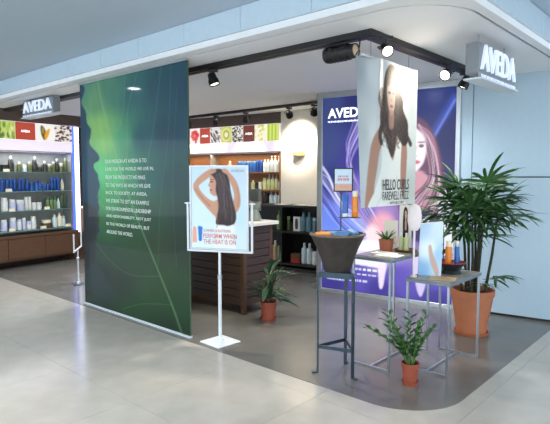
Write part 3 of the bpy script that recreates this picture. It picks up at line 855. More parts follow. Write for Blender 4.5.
def product(kind, body, cap, w, h, loc, label, cat='bottle', group=None, rz=0., name=None):
    key = (kind, body, cap, w, h)
    nm = name or {'jar': 'product_jar', 'tube': 'product_tube'}.get(kind, 'product_bottle')
    if key in PROTO:
        o = dup(PROTO[key], loc, rz, label); o['category'] = cat
        if group: o['group'] = group
        return o
    t = thing(nm, label, cat, loc, rz, group)
    if kind == 'tube':                       # standing squeeze tube: round cap below, flat crimp on top
        b = MB(); n = 14; rows = [(0.16, 1., 1.), (.3, 1., 1.), (.6, 1.02, .75), (.85, 1.05, .4), (.96, 1.08, .06), (1, 1.08, .05)]
        vs_, fs = [], []
        for z, sx, sy in rows:
            for i in range(n):
                a = 2 * PI * i / n; vs_.append((w / 2 * sx * math.cos(a), w / 2 * sy * math.sin(a), z * h))
        for r in range(len(rows) - 1):
            for i in range(n): fs.append((r * n + i, r * n + (i + 1) % n, (r + 1) * n + (i + 1) % n, (r + 1) * n + i))
        fs.append(tuple(range((len(rows) - 1) * n, len(rows) * n)))
        b.add(vs_, fs).build('body', body, t, smooth=True)
        MB().lathe([(w * .42, 0), (w * .45, .01 * h), (w * .45, .16 * h), (w * .3, .165 * h)], 14).build('cap', cap, t, smooth=True)
    else:
        pb, pc = PROF[kind]
        MB().lathe([(r * w, z * h) for r, z in pb], 14).build('body', body, t, smooth=True)
        MB().lathe([(r * w, z * h) for r, z in pc], 12).build('cap', cap, t, smooth=True)
        MB().lathe([(.503 * w, .2 * h), (.506 * w, .2 * h), (.506 * w, .5 * h), (.503 * w, .5 * h)], 14, cap=False).build('paper_label', body, t, smooth=True)
    PROTO[key] = t
    return t


Rs = sg.matrix_basis
product('tube', 'blue', 'white_plastic', .048, .175, sg.matrix_basis @ Vector((.035, -.008, 1.228 - zs)), 'blue squeeze tube on the little shelf above the brown bowl', 'tube')
product('slim', 'orange', 'cream', .05, .2, sg.matrix_basis @ Vector((.11, -.008, 1.228 - zs)), 'orange bottle on the little shelf above the brown bowl', 'bottle')

# ------------------------------------------------------------------ plants
def blade(length, width, droop, n=5, fold=.25, tip=.5):
    b = MB(); vs_, fs = [], []
    for i in range(n + 1):
        t = i / n; w = width / 2 * (math.sin(PI * min(1, t * (1 - .02) + .02)) ** tip if t < 1 else .02)
        if t == 0: w = width * .12
        x = length * (t - .12 * droop * t * t); z = -droop * length * t * t * .5
        vs_ += [(x, -w, z + w * fold), (x, 0, z), (x, w, z + w * fold)]
    for i in range(n):
        a = i * 3; fs += [(a, a + 1, a + 4, a + 3), (a + 1, a + 2, a + 5, a + 4)]
    return b.add(vs_, fs)


def orient(d, up=(0, 0, 1), roll=0.):
    x = Vector(d).normalized(); y = Vector(up).cross(x)
    if y.length < .05: y = Vector((0, 1, 0)).cross(x)
    y.normalize(); z = x.cross(y)
    m = Matrix((x, y, z)).transposed()
    return (m @ Matrix.Rotation(roll, 3, 'X')).to_4x4()


def put(name, me, parent, loc, R, s=1.):
    o = bpy.data.objects.new(name, me); C.objects.link(o); o.parent = parent
    o.matrix_local = Matrix.Translation(loc) @ R @ Matrix.Scale(s, 4)
    return o


def pot(t, r0, r1, h, m, saucer=True, rim=.02):
    MB().lathe([(r0, 0), (r1 * .96, h * .86), (r1, h * .86), (r1 * 1.02, h), (r1 * .9, h), (r1 * .86, h * .88), (.001, h * .88)], 28, (0, 0, .012 if saucer else 0), cap=False).build('pot', m, t, smooth=True)
    MB().lathe([(r1 * .87, h * .885), (.001, h * .9)], 20, (0, 0, .012 if saucer else 0), cap=False).build('soil', 'soil', t)
    if saucer: MB().lathe([(.001, 0), (r0 * 1.12, 0), (r0 * 1.25, .03), (r0 * 1.18, .03), (r0 * 1.08, .012), (.001, .012)], 28, cap=False).build('saucer', m, t, smooth=True)


# big lady palm
pl = thing('potted_palm', 'tall lady palm in big terracotta pot by the white wall', 'potted plant', (1.925, 4.99, .003))
pot(pl, .135, .205, .43, 'terracotta')
fan_me = []
for s in range(4):
    r = random.Random(s); b = MB(); nl = [8, 9, 7, 8][s]
    for i in range(nl):
        a = math.radians(-78 + 156 * i / (nl - 1) + r.uniform(-5, 5)); L = r.uniform(.28, .43) * (1 - .18 * abs(a) / 1.4)
        bl = blade(L, r.uniform(.03, .04), r.uniform(.4, 1.2), 6, .3, .45)
        R = Matrix.Rotation(a, 4, 'Z'); pitch = Matrix.Rotation(r.uniform(-.25, .15), 4, 'Y')
        b.add([(R @ pitch @ Vector(v)) + Vector((.16, 0, .0)) for v in bl.v], bl.f)
    b.tube([(0, 0, 0), (.08, 0, .012), (.165, 0, 0)], .004, 5)
    fan_me.append(b.mesh('fan_leaf', 'palm_green'))
canes = []
for i in range(9):
    a = i * 2.4; rr = .03 + .09 * ((i * 7) % 9) / 9
    base = Vector((rr * math.cos(a), rr * math.sin(a), .38)); hh = [1.1, 1.0, 1.18, .92, 1.06, .98, 1.14, .86, 1.02][i]
    topp = Vector((base.x * 2.0 + random.uniform(-.03, .03), base.y * 2.0, .38 + hh * .82))
    MB().tube([base, base.lerp(topp, .5) + Vector((.01, 0, 0)), topp], .013, 7, [.015, .013, .008]).build('cane', 'palm_cane', pl)
    canes.append(topp)
r = random.Random(11)
cnt = 0
for i, tp in enumerate(canes):
    for j in range(7):
        az = i * 2.4 + j * 2.51 + r.uniform(-.3, .3); el = [1.15, .8, .5, .2, .62, .35, .05, .95][j] + r.uniform(-.15, .15)
        d = Vector((math.cos(az) * math.cos(el), math.sin(az) * math.cos(el), math.sin(el)))
        o = put('leaf', fan_me[(i + j) % 4], pl, tp - Vector((0, 0, .025 * j)), orient(d), r.uniform(.8, 1.0))
for (x, y, z, az, el, s) in ((.06, -.1, .55, -.6, .25, .75), (.1, .0, .5, .1, .3, .7), (-.08, -.08, .62, 3.6, .4, .6), (.02, -.12, .5, -1.6, .3, .6)):
    put('leaf', fan_me[1], pl, Vector((x, y, z)), orient((math.cos(az), math.sin(az), math.sin(el))), s)

# small plant on the floor, shiny leaflets on arching stems
zz = thing('potted_plant', 'small glossy leaved plant in red plastic pot on floor before tables', 'potted plant', (1.0, 3.74, .003))
pot(zz, .048, .066, .155, 'red_pot')
lf = blade(.075, .034, .3, 4, .25, .7).mesh('leaf', 'zz_green')
r = random.Random(3)
for i in range(15):
    az = i * 2.4 + r.uniform(-.2, .2); lean = r.uniform(.1, .75); L = r.uniform(.24, .42)
    if i in (2, 5): az, lean, L = 2.9 + .3 * i / 5, .85, .36
    d = Vector((math.cos(az), math.sin(az), 0)); b0 = Vector((d.x * .02, d.y * .02, .15))
    pts = [b0 + d * (L * lean * t ** 1.4) + Vector((0, 0, L * (t - .25 * lean * t * t))) for t in (0, .25, .5, .75, 1)]
    MB().tube(pts, .004, 6, [.006, .005, .004, .003, .002]).build('stem', 'stem_green', zz)
    for j in range(11):
        t = .2 + .8 * j / 10; f = t * 4; a = min(3, int(f)); p = pts[a].lerp(pts[a + 1], f - a); tg = (pts[a + 1] - pts[a]).normalized()
        side = tg.cross(Vector((0, 0, 1)));
        if side.length < .1: side = Vector((math.sin(az), -math.cos(az), 0))
        side.normalize(); s = 1 if j % 2 else -1
        dd = tg * .7 + side * s * .9 + Vector((0, 0, r.uniform(-.1, .3)))
        put('leaf', lf, zz, p, orient(dd), r.uniform(.75, 1.1))

# plant behind the poster stand
p2 = thing('potted_plant', 'dark long leaved plant in red pot beside the slatted counter', 'potted plant', (-.07, 5.47, .003))
pot(p2, .07, .088, .185, 'red_pot')
lfA = blade(.36, .062, .6, 6, .3, .6).mesh('leaf', 'dark_leaf'); lfB = blade(.2, .045, .5, 5, .3, .6).mesh('leaf_lit', 'lit_leaf')
r = random.Random(9)
for i in range(3):
    a = i * 2.1; MB().tube([(.02 * math.cos(a), .02 * math.sin(a), .17), (.06 * math.cos(a), .06 * math.sin(a), .5)], .008, 7).build('stem', 'palm_cane', p2)
for i in range(46):
    az = i * 2.4; el = r.uniform(-.1, 1.2); z = r.uniform(.2, .5)
    d = (math.cos(az) * math.cos(el), math.sin(az) * math.cos(el), math.sin(el))
    put('leaf', lfA if i % 7 else lfB, p2, Vector((.04 * math.cos(az), .04 * math.sin(az), z)), orient(d), r.uniform(.7, 1.05) * (.62 if math.cos(az - 2.45) > .6 else 1))

# ------------------------------------------------------------------ things on the taller table
z1 = H1 + .003
al = thing('potted_succulent', 'small spiky green plant in square brown pot on taller table', 'potted plant', PQ(2.21, 3.86, z1), ROT_F + .2)
vs_ = []
for s, z in ((.04, 0), (.05, .11), (.044, .11), (.041, .095)): vs_ += [(-s, -s, z), (s, -s, z), (s, s, z), (-s, s, z)]
b = MB().add(vs_, [(3, 2, 1, 0)] + [(r_ * 4 + i, r_ * 4 + (i + 1) % 4, r_ * 4 + 4 + (i + 1) % 4, r_ * 4 + 4 + i) for r_ in range(3) for i in range(4)] + [(12, 13, 14, 15)])
b.build('pot', 'brown_pot', al)
MB().box(-.041, .041, -.041, .041, .092, .1).build('soil', 'soil', al)
la = blade(.13, .022, .5, 5, .5, .4).mesh('leaf', 'zz_green')
for i in range(13):
    az = i * 2.4; el = .75 + .08 * (i % 9)
    put('leaf', la, al, Vector((.012 * math.cos(az), .012 * math.sin(az), .085)), orient((math.cos(az), math.sin(az), math.tan(min(el, 1.35)))), .8 + .06 * (i % 5))
for i, (p, q, a, w) in enumerate(((2.08, 3.68, .1, .2), (2.15, 3.72, -.15, .18))):
    o = MB().box(-w / 2, w / 2, -.07, .07, 0, .006).build('leaflet', 'paper', None, PQ(p, q, z1 + .0005 + i * .0065), ROT_F + a)
    tag(o, ['lower white leaflet lying at the front of the taller table', 'upper white leaflet lying on another leaflet on taller table'][i], 'leaflet', 'leaflets on the taller table')
tr = thing('wooden_tray', 'dark round wooden tray holding two clear bottles on taller table', 'tray', PQ(2.10, 3.995, z1), ROT_F)
MB().lathe([(.001, 0), (.085, 0), (.1, .018), (.094, .018), (.082, .008), (.001, .008)], 24, cap=False).build('dish', 'tray_wood', tr, smooth=True)
product('bottle', 'pale_green', 'white_plastic', .042, .15, PQ(2.14, 3.985, z1 + .009), 'left of two pale bottles in the wooden tray on taller table', 'bottle', 'tray bottles')
product('bottle', 'pale_green', 'white_plastic', .042, .15, PQ(2.085, 3.975, z1 + .009), 'right of two pale bottles in the wooden tray on taller table', 'bottle', 'tray bottles')
# standing cards
cd = thing('standing_card', 'cream text card leaning behind the small succulent', 'card', PQ(2.265, 4.03, z1), math.radians(-20))
MB().box(-.06, .06, 0, .006, 0, .25).build('board', 'paper', cd)
k = Ink(30, 50, (226, 218, 200))
for i in range(7): k.words(.15, .35 + i * .07, .7, .028, (150, 140, 128), .7, 8)
k.sheet('card_print', 'print_matt', .12, .25, cd, (0, -.001, 0))
cd = thing('standing_card', 'portrait card of woman with long straight dark hair on taller table', 'card', PQ(2.165, 4.105, z1), math.radians(-14))
MB().box(-.052, .052, 0, .006, 0, .385).build('board', 'paper', cd)
k = Ink(44, 100, (216, 214, 202))
k.poly([(.36, .1), (.5, .04), (.64, .1), (.72, .3), (.74, .6), (.66, .85), (.56, .7), (.44, .8), (.34, .95), (.3, .6), (.3, .3)], (44, 34, 36), 1, 1)
k.poly([(.44, .14), (.52, .12), (.6, .16), (.61, .26), (.53, .34), (.45, .27)], (206, 164, 146), 1, 1)
k.ell(.49, .2, .025, .008, (50, 36, 36), .9, .5); k.ell(.565, .2, .025, .008, (50, 36, 36), .9, .5); k.ell(.53, .275, .03, .01, (160, 84, 80), .9, .5)
k.poly([(.47, .34), (.58, .34), (.6, .55), (.46, .55)], (190, 148, 130), 1, 1)
k.sheet('card_print', 'print_matt', .104, .385, cd, (0, -.001, 0))

# ------------------------------------------------------------------ things on the lower table
z2 = H2 + .003
br = thing('standing_brochure', 'tall pale blue brochure standing on the lower table', 'brochure', PQ(1.855, 3.945, z2), math.radians(-12))
b = MB().add([(-.095, -.03, 0), (.085, -.03, 0), (.085, .03, 0), (-.095, .03, 0), (-.08, -.012, .42), (.09, -.012, .44), (.09, .006, .44), (-.08, .006, .42)],
             [(3, 2, 1, 0), (4, 5, 6, 7), (0, 1, 5, 4), (1, 2, 6, 5), (2, 3, 7, 6), (3, 0, 4, 7)])
b.build('body', 'paper', br)
k = Ink(50, 110, (200, 222, 240)); k.field([(.1, .1, (190, 216, 240)), (.8, .1, (216, 232, 246)), (.4, .5, (236, 244, 250)), (.1, .9, (140, 184, 222)), (.9, .6, (170, 206, 234)), (.9, .95, (196, 218, 236))], 1.6)
k.poly([(.4, .45), (.5, .42), (.62, .6), (.8, .78), (.9, .95), (.78, 1.0), (.6, .84), (.46, .66)], (206, 166, 150), .9, 2)
o = k.sheet('print', 'print_matt', .178, .425, br, (0, -.033, 0), lambda X, Y: .018 * (1 - Y))
for v in o.data.vertices: v.co.x += -.005 + .012 * (v.co.z / .42); v.co.z *= 1 + .02 * (v.co.x / .09)
ov = thing('oval_disc', 'pinkish white oval on a short stem beside the pale blue brochure', 'oval disc', PQ(1.925, 3.80, z2), math.radians(-15))
b = MB().lathe([(.001, -.11), (.028, -.102), (.046, -.075), (.055, -.03), (.055, .02), (.047, .065), (.03, .098), (.001, .11)], 24, cap=False)
for i, v in enumerate(b.v): b.v[i] = (v[0], v[1] * .35, v[2])
b.build('head', 'oval', ov, (0, 0, .475), smooth=True)
MB().tube([(0, 0, 0), (0, 0, .385)], .009, 10).build('handle', 'oval', ov, smooth=True)
MB().lathe([(.027, 0), (.027, .006), (.01, .012)], 20).build('foot', 'oval', ov, smooth=True)

bb = thing('black_bowl', 'low black footed bowl with red inside on the lower table', 'bowl', PQ(1.765, 4.15, z2), 0)
MB().lathe([(.075, 0), (.085, .006), (.07, .03), (.078, .045), (.115, .082), (.118, .09), (.112, .09), (.07, .05), (.001, .045)], 28, cap=False).build('body', 'bowl_black', bb, smooth=True)
MB().lathe([(.111, .0895), (.119, .0895), (.119, .094), (.111, .094)], 28, cap=False).build('rim', 'red_lacquer', bb, smooth=True)
MB().lathe([(.11, .089), (.07, .0545), (.001, .0495)], 28, cap=False).build('lining', 'red_lacquer', bb, smooth=True)
product('slim', 'orange', 'cream', .052, .22, PQ(1.78, 4.125, z2 + .0505), 'orange bottle standing in the black bowl on the lower table', 'bottle')
product('slim', 'blue', 'silver_cap', .04, .22, PQ(1.725, 4.165, z2 + .051), 'slim blue bottle standing in the black bowl on the lower table', 'bottle')
lp = thing('table_plant', 'small leafy green plant behind the black bowl on the lower table', 'potted plant', PQ(1.895, 4.285, z2), 0)
MB().lathe([(.035, 0), (.05, .08), (.045, .08), (.001, .07)], 18, cap=False).build('pot', 'bowl_black', lp, smooth=True)
l3 = blade(.085, .04, .5, 4, .2, .7).mesh('leaf', 'zz_green'); l4 = blade(.15, .05, .9, 5, .2, .6).mesh('large_leaf', 'dark_leaf')
r = random.Random(21)
for i in range(26):
    az = i * 2.4; el = r.uniform(.1, 1.1); put('leaf', l3, lp, Vector((.03 * math.cos(az), .03 * math.sin(az), r.uniform(.07, .2))), orient((math.cos(az), math.sin(az), math.tan(el))), r.uniform(.7, 1))
MB().tube([(0, 0, .06), (.0, 0, .3), (-.01, 0, .40)], .005, 6).build('stem', 'stem_green', lp)
for az, z in ((-.3, .4), (2.8, .36), (1.2, .42), (.6, .28)): put('leaf', l4, lp, Vector((0, 0, z)), orient((math.cos(az), math.sin(az), .5)), 1)
o = MB().box(-.1, .1, -.075, .075, 0, .004).build('leaflet', 'tan', None, PQ(1.71, 3.86, z2 + .0005), ROT_F + .3); tag(o, 'tan printed leaflet lying at the front of the lower table', 'leaflet')

# ------------------------------------------------------------------ slatted counter
ct = thing('shop_counter', 'dark wood counter with horizontal slats and pale top', 'counter', PQ(4.02, 3.95, .003), ROT_F)
CL, CD, CH = 2.7, .47, 1.02
MB().box(-CL + .03, -.03, .02, CD - .02, .1, CH - .04).build('body', 'dark_brown', ct)
MB().box(-CL - .03, .05, -.04, CD + .06, CH - .04, CH).build('counter_top', 'white_wall', ct, bevel=.005)
for x in (-.05, -CL): 
    for y in (0, CD - .05): MB().box(x, x + .05, y, y + .05, 0, CH - .04).build('post', 'walnut_end', ct)
ns = 10; sh = (CH - .04 - .1) / ns
fs_me = MB().box(-CL + .05, -.05, 0, .02, .004, sh - .004).mesh('slat', 'counter_wood'); ss_me = MB().box(-.022, -.002, .05, CD - .05, .004, sh - .004).mesh('side_slat', 'counter_wood')
for i in range(ns):
    link('slat', fs_me, ct, (0, 0, .1 + i * sh)); link('slat', ss_me, ct, (0, 0, .1 + i * sh))
va = thing('hourglass_vase', 'grey green hourglass vase at the end of the counter', 'vase', PQ(4.17, 4.27, CH + .003), 0)
MB().lathe([(.075, 0), (.082, .01), (.078, .05), (.055, .11), (.045, .13)], 24).build('foot', 'vase', va, smooth=True)
MB().lathe([(.045, .13), (.06, .15), (.08, .19), (.086, .22), (.08, .22), (.06, .17), (.001, .15)], 24, cap=False).build('bowl', 'vase', va, smooth=True)
product('pump', 'white_plastic', 'white_plastic', .085, .24, PQ(4.30, 4.2, CH + .003), 'white pump bottle on the counter beside the vase', 'bottle')
mo = thing('monitor', 'grey back of a small monitor on the counter', 'monitor', PQ(4.31, 4.44, CH + .003), ROT_F)
MB().box(-.09, .07, -.02, .03, .1, .36).build('screen_housing', 'monitor', mo, bevel=.008)
MB().box(-.025, .025, 0, .03, .01, .12).build('neck', 'monitor', mo); MB().box(-.06, .06, -.04, .05, 0, .012).build('foot', 'monitor', mo)

# ------------------------------------------------------------------ picture headers
def small_print(kind):
    k = Ink(30, 30)
    r = np.random.RandomState(sum(map(ord, kind)))
    if kind == 'leaves':
        k.a[:] = (196, 214, 120)
        for i in range(26): x, y = r.rand(2); k.ell(x, y, .07, .16, [(110, 146, 44), (164, 190, 70), (70, 104, 34), (226, 236, 170)][i % 4], .8, .6)
    elif kind in ('red', 'brown'):
        k.a[:] = (186, 74, 54) if kind == 'red' else (116, 56, 46)
    elif kind == 'petal':
        k.a[:] = (248, 246, 240)
        k.poly([(.3, .1), (.5, .3), (.55, .7), (.45, .95), (.3, .6)], (70, 70, 40), 1, 1); k.poly([(.75, .25), (.7, .6), (.52, .95), (.45, .7), (.55, .45)], (236, 160, 30), 1, 1)
        k.ell(.4, .4, .06, .2, (196, 170, 60), .8, .5)
    elif kind in ('beans', 'pebbles'):
        k.a[:] = (236, 230, 222)
        for i in range(60): x, y = r.rand(2); k.ell(x, y, .06, .05, [(76, 44, 36), (110, 70, 58), (40, 26, 24)][i % 3] if kind == 'beans' else [(40, 40, 38), (70, 66, 60)][i % 2], .95, .4)
    elif kind == 'flower':
        k.a[:] = (250, 240, 236)
        for a in range(7): k.ell(.5 + .22 * math.cos(a), .45 + .22 * math.sin(a), .2, .14, (216, 40, 50), .8, .5)
        k.ell(.6, .8, .1, .2, (170, 30, 40), .8, .5)
    elif kind == 'grains':
        k.a[:] = (230, 226, 226)
        for i in range(40): x, y = r.rand(2); k.stroke([(x, y), (x + .12, y + .16)], .035, (50, 46, 46), .9)
    elif kind == 'kiwi':
        k.a[:] = (206, 206, 110); k.ell(.5, .5, .44, .44, (226, 226, 150), 1, .2); k.ell(.5, .5, .3, .3, (176, 180, 70), 1, .2); k.ell(.5, .5, .17, .17, (240, 240, 200), 1, .3)
    elif kind == 'blossom':
        k.a[:] = (250, 248, 226)
        for i in range(14): x, y = r.rand(2); k.ell(x, y, .09, .08, [(240, 222, 90), (200, 200, 90)][i % 2], .8, .6)
    elif kind == 'stripes':
        k.a[:] = (206, 222, 90)
        for i in range(8): k.stroke([(i / 7 + .02, -.1), (i / 7, 1.1)], .04, (140, 186, 40) if i % 2 else (232, 240, 160), .9)
    return k


def header(label, root_loc, rz, width, names, base, n0, desc):
    t = thing('picture_header', label, 'header', root_loc, rz)
    MB().box(-width / 2, width / 2, 0, .05, 0, .47).build('light_box', 'header_glow', t)
    sq = width / len(names)
    for i, nm in enumerate(names):
        o = small_print(nm).sheet('picture', 'print_header', sq - .004, .285, t, (-width / 2 + sq * (i + .5), -.003, .18))
        o['label'] = desc[i]
        if nm in ('red', 'brown'): lettering('picture_text', 'AVEDA', 'letter_lit', o, -.08, -.001, .12, .16, .04, .001, bold=.03)
    return t


hb = header('long backlit picture strip above the back wall shelves', UV((6.9 + 4.84) / 2, 7.385, 1.955), ROT_W, 2.04, ['flower', 'red', 'grains', 'kiwi', 'pebbles', 'brown', 'blossom', 'stripes'], 0, 0,
            ['red flower picture', 'red square with white lettering', 'black grains picture', 'yellow green sliced fruit picture', 'dark pebbles picture', 'brown square with white lettering', 'pale yellow blossom picture', 'green stripes picture'])
hl = header('backlit picture strip above the left glass shelves', UV(8.26, 4.73, 1.955), ROT_W + PI / 2, 2.1, ['petal', 'kiwi', 'leaves', 'red', 'petal', 'beans'], 0, 0,
            ['orange petal picture at the far left end', 'yellow green sliced fruit picture', 'green leaves picture', 'red square with white lettering', 'orange and green petal picture', 'dark beans picture'])

# ------------------------------------------------------------------ left shelving (runs along v)
V0, V1 = 3.9, 5.80
lu = thing('glass_shelving', 'left wall shelving with four glass shelves between dark uprights', 'shelving', UV(8.3, (V0 + V1) / 2, .003), ROT_W + PI / 2)
Lh = (V1 - V0) / 2
MB().box(-Lh, Lh, .27, .3, .55, 1.95).build('back_panel', 'shelf_back', lu)
for x in (-Lh, Lh - .03): MB().box(x, x + .03, .0, .27, .55, 1.95).build('upright', 'silver_frame', lu)
SHZ = [1.60, 1.275, .95, .62]
for z in SHZ:
    o = MB().box(-Lh + .03, Lh - .03, .0, .27, z - .012, z).build('glass_shelf', 'shelf_glass', lu)
    MB().box(-Lh + .03, Lh - .03, -.003, 0, z - .012, z).build('shelf_edge', 'glass_edge', o)
lc = thing('base_cabinet', 'low dark walnut cabinet under the left glass shelves', 'cabinet', UV(8.27, (V0 + V1) / 2, .003), ROT_W + PI / 2)
MB().box(-Lh - .02, Lh + .06, 0, .34, .14, .50).build('body', 'walnut', lc)
MB().box(-Lh - .03, Lh + .07, -.015, .34, .50, .545).build('top', 'walnut', lc, bevel=.004)
for i in range(3):
    x0 = -Lh + i * (2 * Lh + .04) / 3; d_ = MB().box(x0 + .004, x0 + (2 * Lh + .04) / 3 - .004, -.014, 0, .165, .49).build('door', 'walnut', lc)
MB().box(-Lh - .02, Lh + .06, -.004, .1, .125, .15).build('bottom_rail', 'walnut_end', lc)
for x in (-Lh - .02, -.62, Lh):
    for y in (0, .27): MB().box(x, x + .06, y, y + .06, 0, .14).build('leg', 'walnut_end', lc)
ld = bpy.data.lights.new('shelf_strip', 'AREA'); ld.shape = 'RECTANGLE'; ld.size = 1.7; ld.size_y = .04; ld.energy = 7; ld.color = (.95, .97, 1)  # unseen strip added to brighten the left shelves
st = thing('shelf_light', 'added thin cool light strip under the picture strip of left shelving', 'light strip', UV(8.34, 4.85, 1.93), ROT_W + PI / 2)
MB().box(-.85, .85, -.015, .015, 0, .02).build('strip_body', 'white_metal', st)
lo = bpy.data.objects.new('strip_light', ld); C.objects.link(lo); lo.parent = st; lo.location = (0, 0, -.005)
# light column at the end of shelving
col = thing('light_column', 'glowing white column with blue edge at the end of left shelving', 'light column', UV(8.3, 5.9, 0), ROT_W + PI / 2)
MB().box(-.05, .045, .0, .2, .5, 2.42).build('diffuser', 'column_glow', col)
MB().box(-.06, -.051, -.005, .2, .5, 2.42).build('blue_tube', 'blue_glow', col)
MB().box(-.09, .09, -.01, .25, .003, .5).build('plinth', 'walnut_end', col)
product('pump', 'white_plastic', 'white_plastic', .1, .3, UV(8.2, 6.08, .96), 'white pump bottle beside the glowing column', 'bottle')
sb = thing('side_console', 'narrow brown console standing beyond the glowing column', 'console', UV(8.28, 6.3, .003), ROT_W + PI / 2)
MB().box(-.25, .25, 0, .3, .1, .93).build('body', 'walnut', sb); MB().box(-.27, .27, -.1, .31, .93, .957).build('top', 'white_wall', sb)
for x in (-.24, .2):
    MB().box(x, x + .04, .01, .05, 0, .1).build('leg', 'walnut_end', sb)
ROW = ['top', 'second', 'third', 'bottom']


def row(items, place, where, group):
    seen = {}
    items = sorted(items, key=lambda i: i[0]) if place is left_at else sorted(items, key=lambda i: -i[0])
    for pos, kind, body, cap, w, h, word in items:
        seen[word] = seen.get(word, 0) + 1
    tot = dict(seen); seen = {}
    fat = []
    for i, it in enumerate(items):
        w = it[4] * 1.3
        for j in (i - 1, i + 1):
            if 0 <= j < len(items): w = min(w, abs(items[j][0] - it[0]) * 2 * it[4] / (it[4] + items[j][4]) * .93)
        fat.append(it[:4] + (round(w, 4), it[5] * (1.12 if place is left_at else 1.04)) + it[6:])
    items = fat
    for pos, kind, body, cap, w, h, word in items:
        seen[word] = seen.get(word, 0) + 1
        lab = f'{word} on {where}' if tot[word] == 1 else f'{ORD[seen[word] - 1]} {word} from left on {where}'
        product(kind, body, cap, w, h, place(pos), lab, 'jar' if kind == 'jar' else 'tube' if kind == 'tube' else 'bottle', group)


LZ = [0]
def left_at(v): return UV(8.42 + .01 * math.sin(v * 40), v, LZ[0] + .004)


S = 'silver_cap'
rows = [
    [(4.5, 'tall', 'smoke', S, .07, .21, 'dark tall bottle'), (4.62, 'jar', 'smoke', 'black', .085, .1, 'dark jar'), (4.73, 'tall', 'smoke', S, .075, .23, 'dark tall bottle'), (4.87, 'bottle', 'olive', 'white_plastic', .07, .15, 'olive bottle'), (4.955, 'slim', 'aqua_white', S, .065, .12, 'clear bottle'),
     (5.05, 'bottle', 'olive', S, .07, .155, 'olive bottle'), (5.14, 'tall', 'smoke', S, .075, .23, 'dark tall bottle'), (5.235, 'jar', 'smoke', S, .08, .12, 'dark jar'), (5.33, 'tall', 'smoke', S, .065, .17, 'short dark bottle'), (5.42, 'jar', 'olive', S, .075, .12, 'olive jar'), (5.5, 'slim', 'olive', S, .055, .16, 'slim olive bottle'),
     (5.57, 'tall', 'smoke', S, .065, .21, 'dark tall bottle'), (5.65, 'jar', 'olive', S, .07, .14, 'olive jar'), (5.73, 'tall', 'olive', S, .06, .23, 'tall olive bottle')],
    [(v, 'slim', 'deep_blue', 'blue', .062, .185, 'tall blue bottle') for v in (4.57, 4.65, 4.715, 4.78, 4.86, 4.925, 4.99)] + [(5.08, 'jar', 'blue', 'deep_blue', .07, .12, 'blue jar'), (5.16, 'slim', 'blue', 'deep_blue', .06, .15, 'mid blue bottle'), (5.225, 'slim', 'blue', 'deep_blue', .06, .15, 'mid blue bottle'), (5.3, 'jar', 'deep_blue', 'blue', .065, .1, 'low dark blue jar'), (5.375, 'jar', 'deep_blue', 'blue', .065, .1, 'low dark blue jar')]
    + [(v, 'slim', 'deep_blue', 'blue', .058, .2, 'extra tall blue bottle') for v in (5.455, 5.52, 5.585)] + [(5.665, 'tall', 'cream', 'white_plastic', .05, .17, 'cream bottle')],
    [(4.6, 'slim', 'white_plastic', 'white_plastic', .08, .2, 'tall white bottle'), (4.73, 'slim', 'lilac', 'white_plastic', .08, .17, 'lilac bottle'), (4.86, 'jar', 'lilac', 'white_plastic', .1, .16, 'lilac jar'), (4.965, 'slim', 'white_plastic', 'white_plastic', .06, .2, 'tall white bottle'), (5.03, 'slim', 'white_plastic', 'white_plastic', .06, .2, 'tall white bottle'),
     (5.11, 'jar', 'white_plastic', 'white_plastic', .075, .11, 'white jar'), (5.2, 'jar', 'white_plastic', 'white_plastic', .085, .11, 'white jar'), (5.37, 'slim', 'moss', 'forest', .062, .18, 'moss green bottle'), (5.435, 'slim', 'moss', 'forest', .062, .18, 'moss green bottle'), (5.505, 'slim', 'moss', 'forest', .062, .18, 'moss green bottle'),
     (5.575, 'bottle', 'aqua_white', 'white_plastic', .055, .16, 'clear bottle'), (5.64, 'slim', 'forest', 'olive', .06, .22, 'dark green bottle'), (5.705, 'slim', 'forest', 'olive', .06, .22, 'dark green bottle')],
    [(4.58, 'slim', 'lilac', 'white_plastic', .075, .17, 'lilac bottle'), (4.73, 'slim', 'lilac', 'white_plastic', .08, .19, 'wide lilac bottle'), (4.83, 'slim', 'white_plastic', 'lilac', .055, .16, 'slim white bottle'), (4.92, 'slim', 'lilac', 'white_plastic', .07, .18, 'mid lilac bottle'), (5.0, 'jar', 'white_plastic', 'lilac', .07, .12, 'white jar'),
     (5.09, 'slim', 'white_plastic', 'white_plastic', .08, .19, 'wide white bottle'), (5.33, 'jar', 'jar_brown', 'cream', .12, .12, 'brown jar with cream lid'), (5.485, 'bottle', 'aqua_white', 'white_plastic', .065, .2, 'clear bottle'), (5.585, 'bottle', 'cream', 'cream', .07, .22, 'cream bottle'), (5.67, 'slim', 'aqua_white', S, .05, .17, 'slim clear bottle')],
]
for i, rw in enumerate(rows):
    LZ[0] = SHZ[i]; row(rw, left_at, f'the {ROW[i]} left glass shelf', f'products on the {ROW[i]} left glass shelf')
for i, v in ((0, 4.6), (1, 4.63), (2, 4.67), (2, 5.3), (3, 4.66), (3, 5.22), (3, 5.7)):
    o = MB().add([(-.05, 0, 0), (.05, 0, 0), (.05, .03, 0), (-.05, .03, 0), (-.05, .012, .045), (.05, .012, .045), (.05, .018, .045), (-.05, .018, .045)], [(3, 2, 1, 0), (4, 5, 6, 7), (0, 1, 5, 4), (1, 2, 6, 5), (2, 3, 7, 6), (3, 0, 4, 7)]).build('price_card', 'cream', None, UV(8.32, v, SHZ[i] + .0035), ROT_W + PI / 2)
    w = {4.6: 'left end', 4.63: 'left end', 4.67: 'left end', 5.3: 'middle', 4.66: 'left end', 5.22: 'middle', 5.7: 'right end'}[v]
    tag(o, f'cream price card at the {w} of the {ROW[i]} left glass shelf', 'price card', 'price cards on the left shelves')

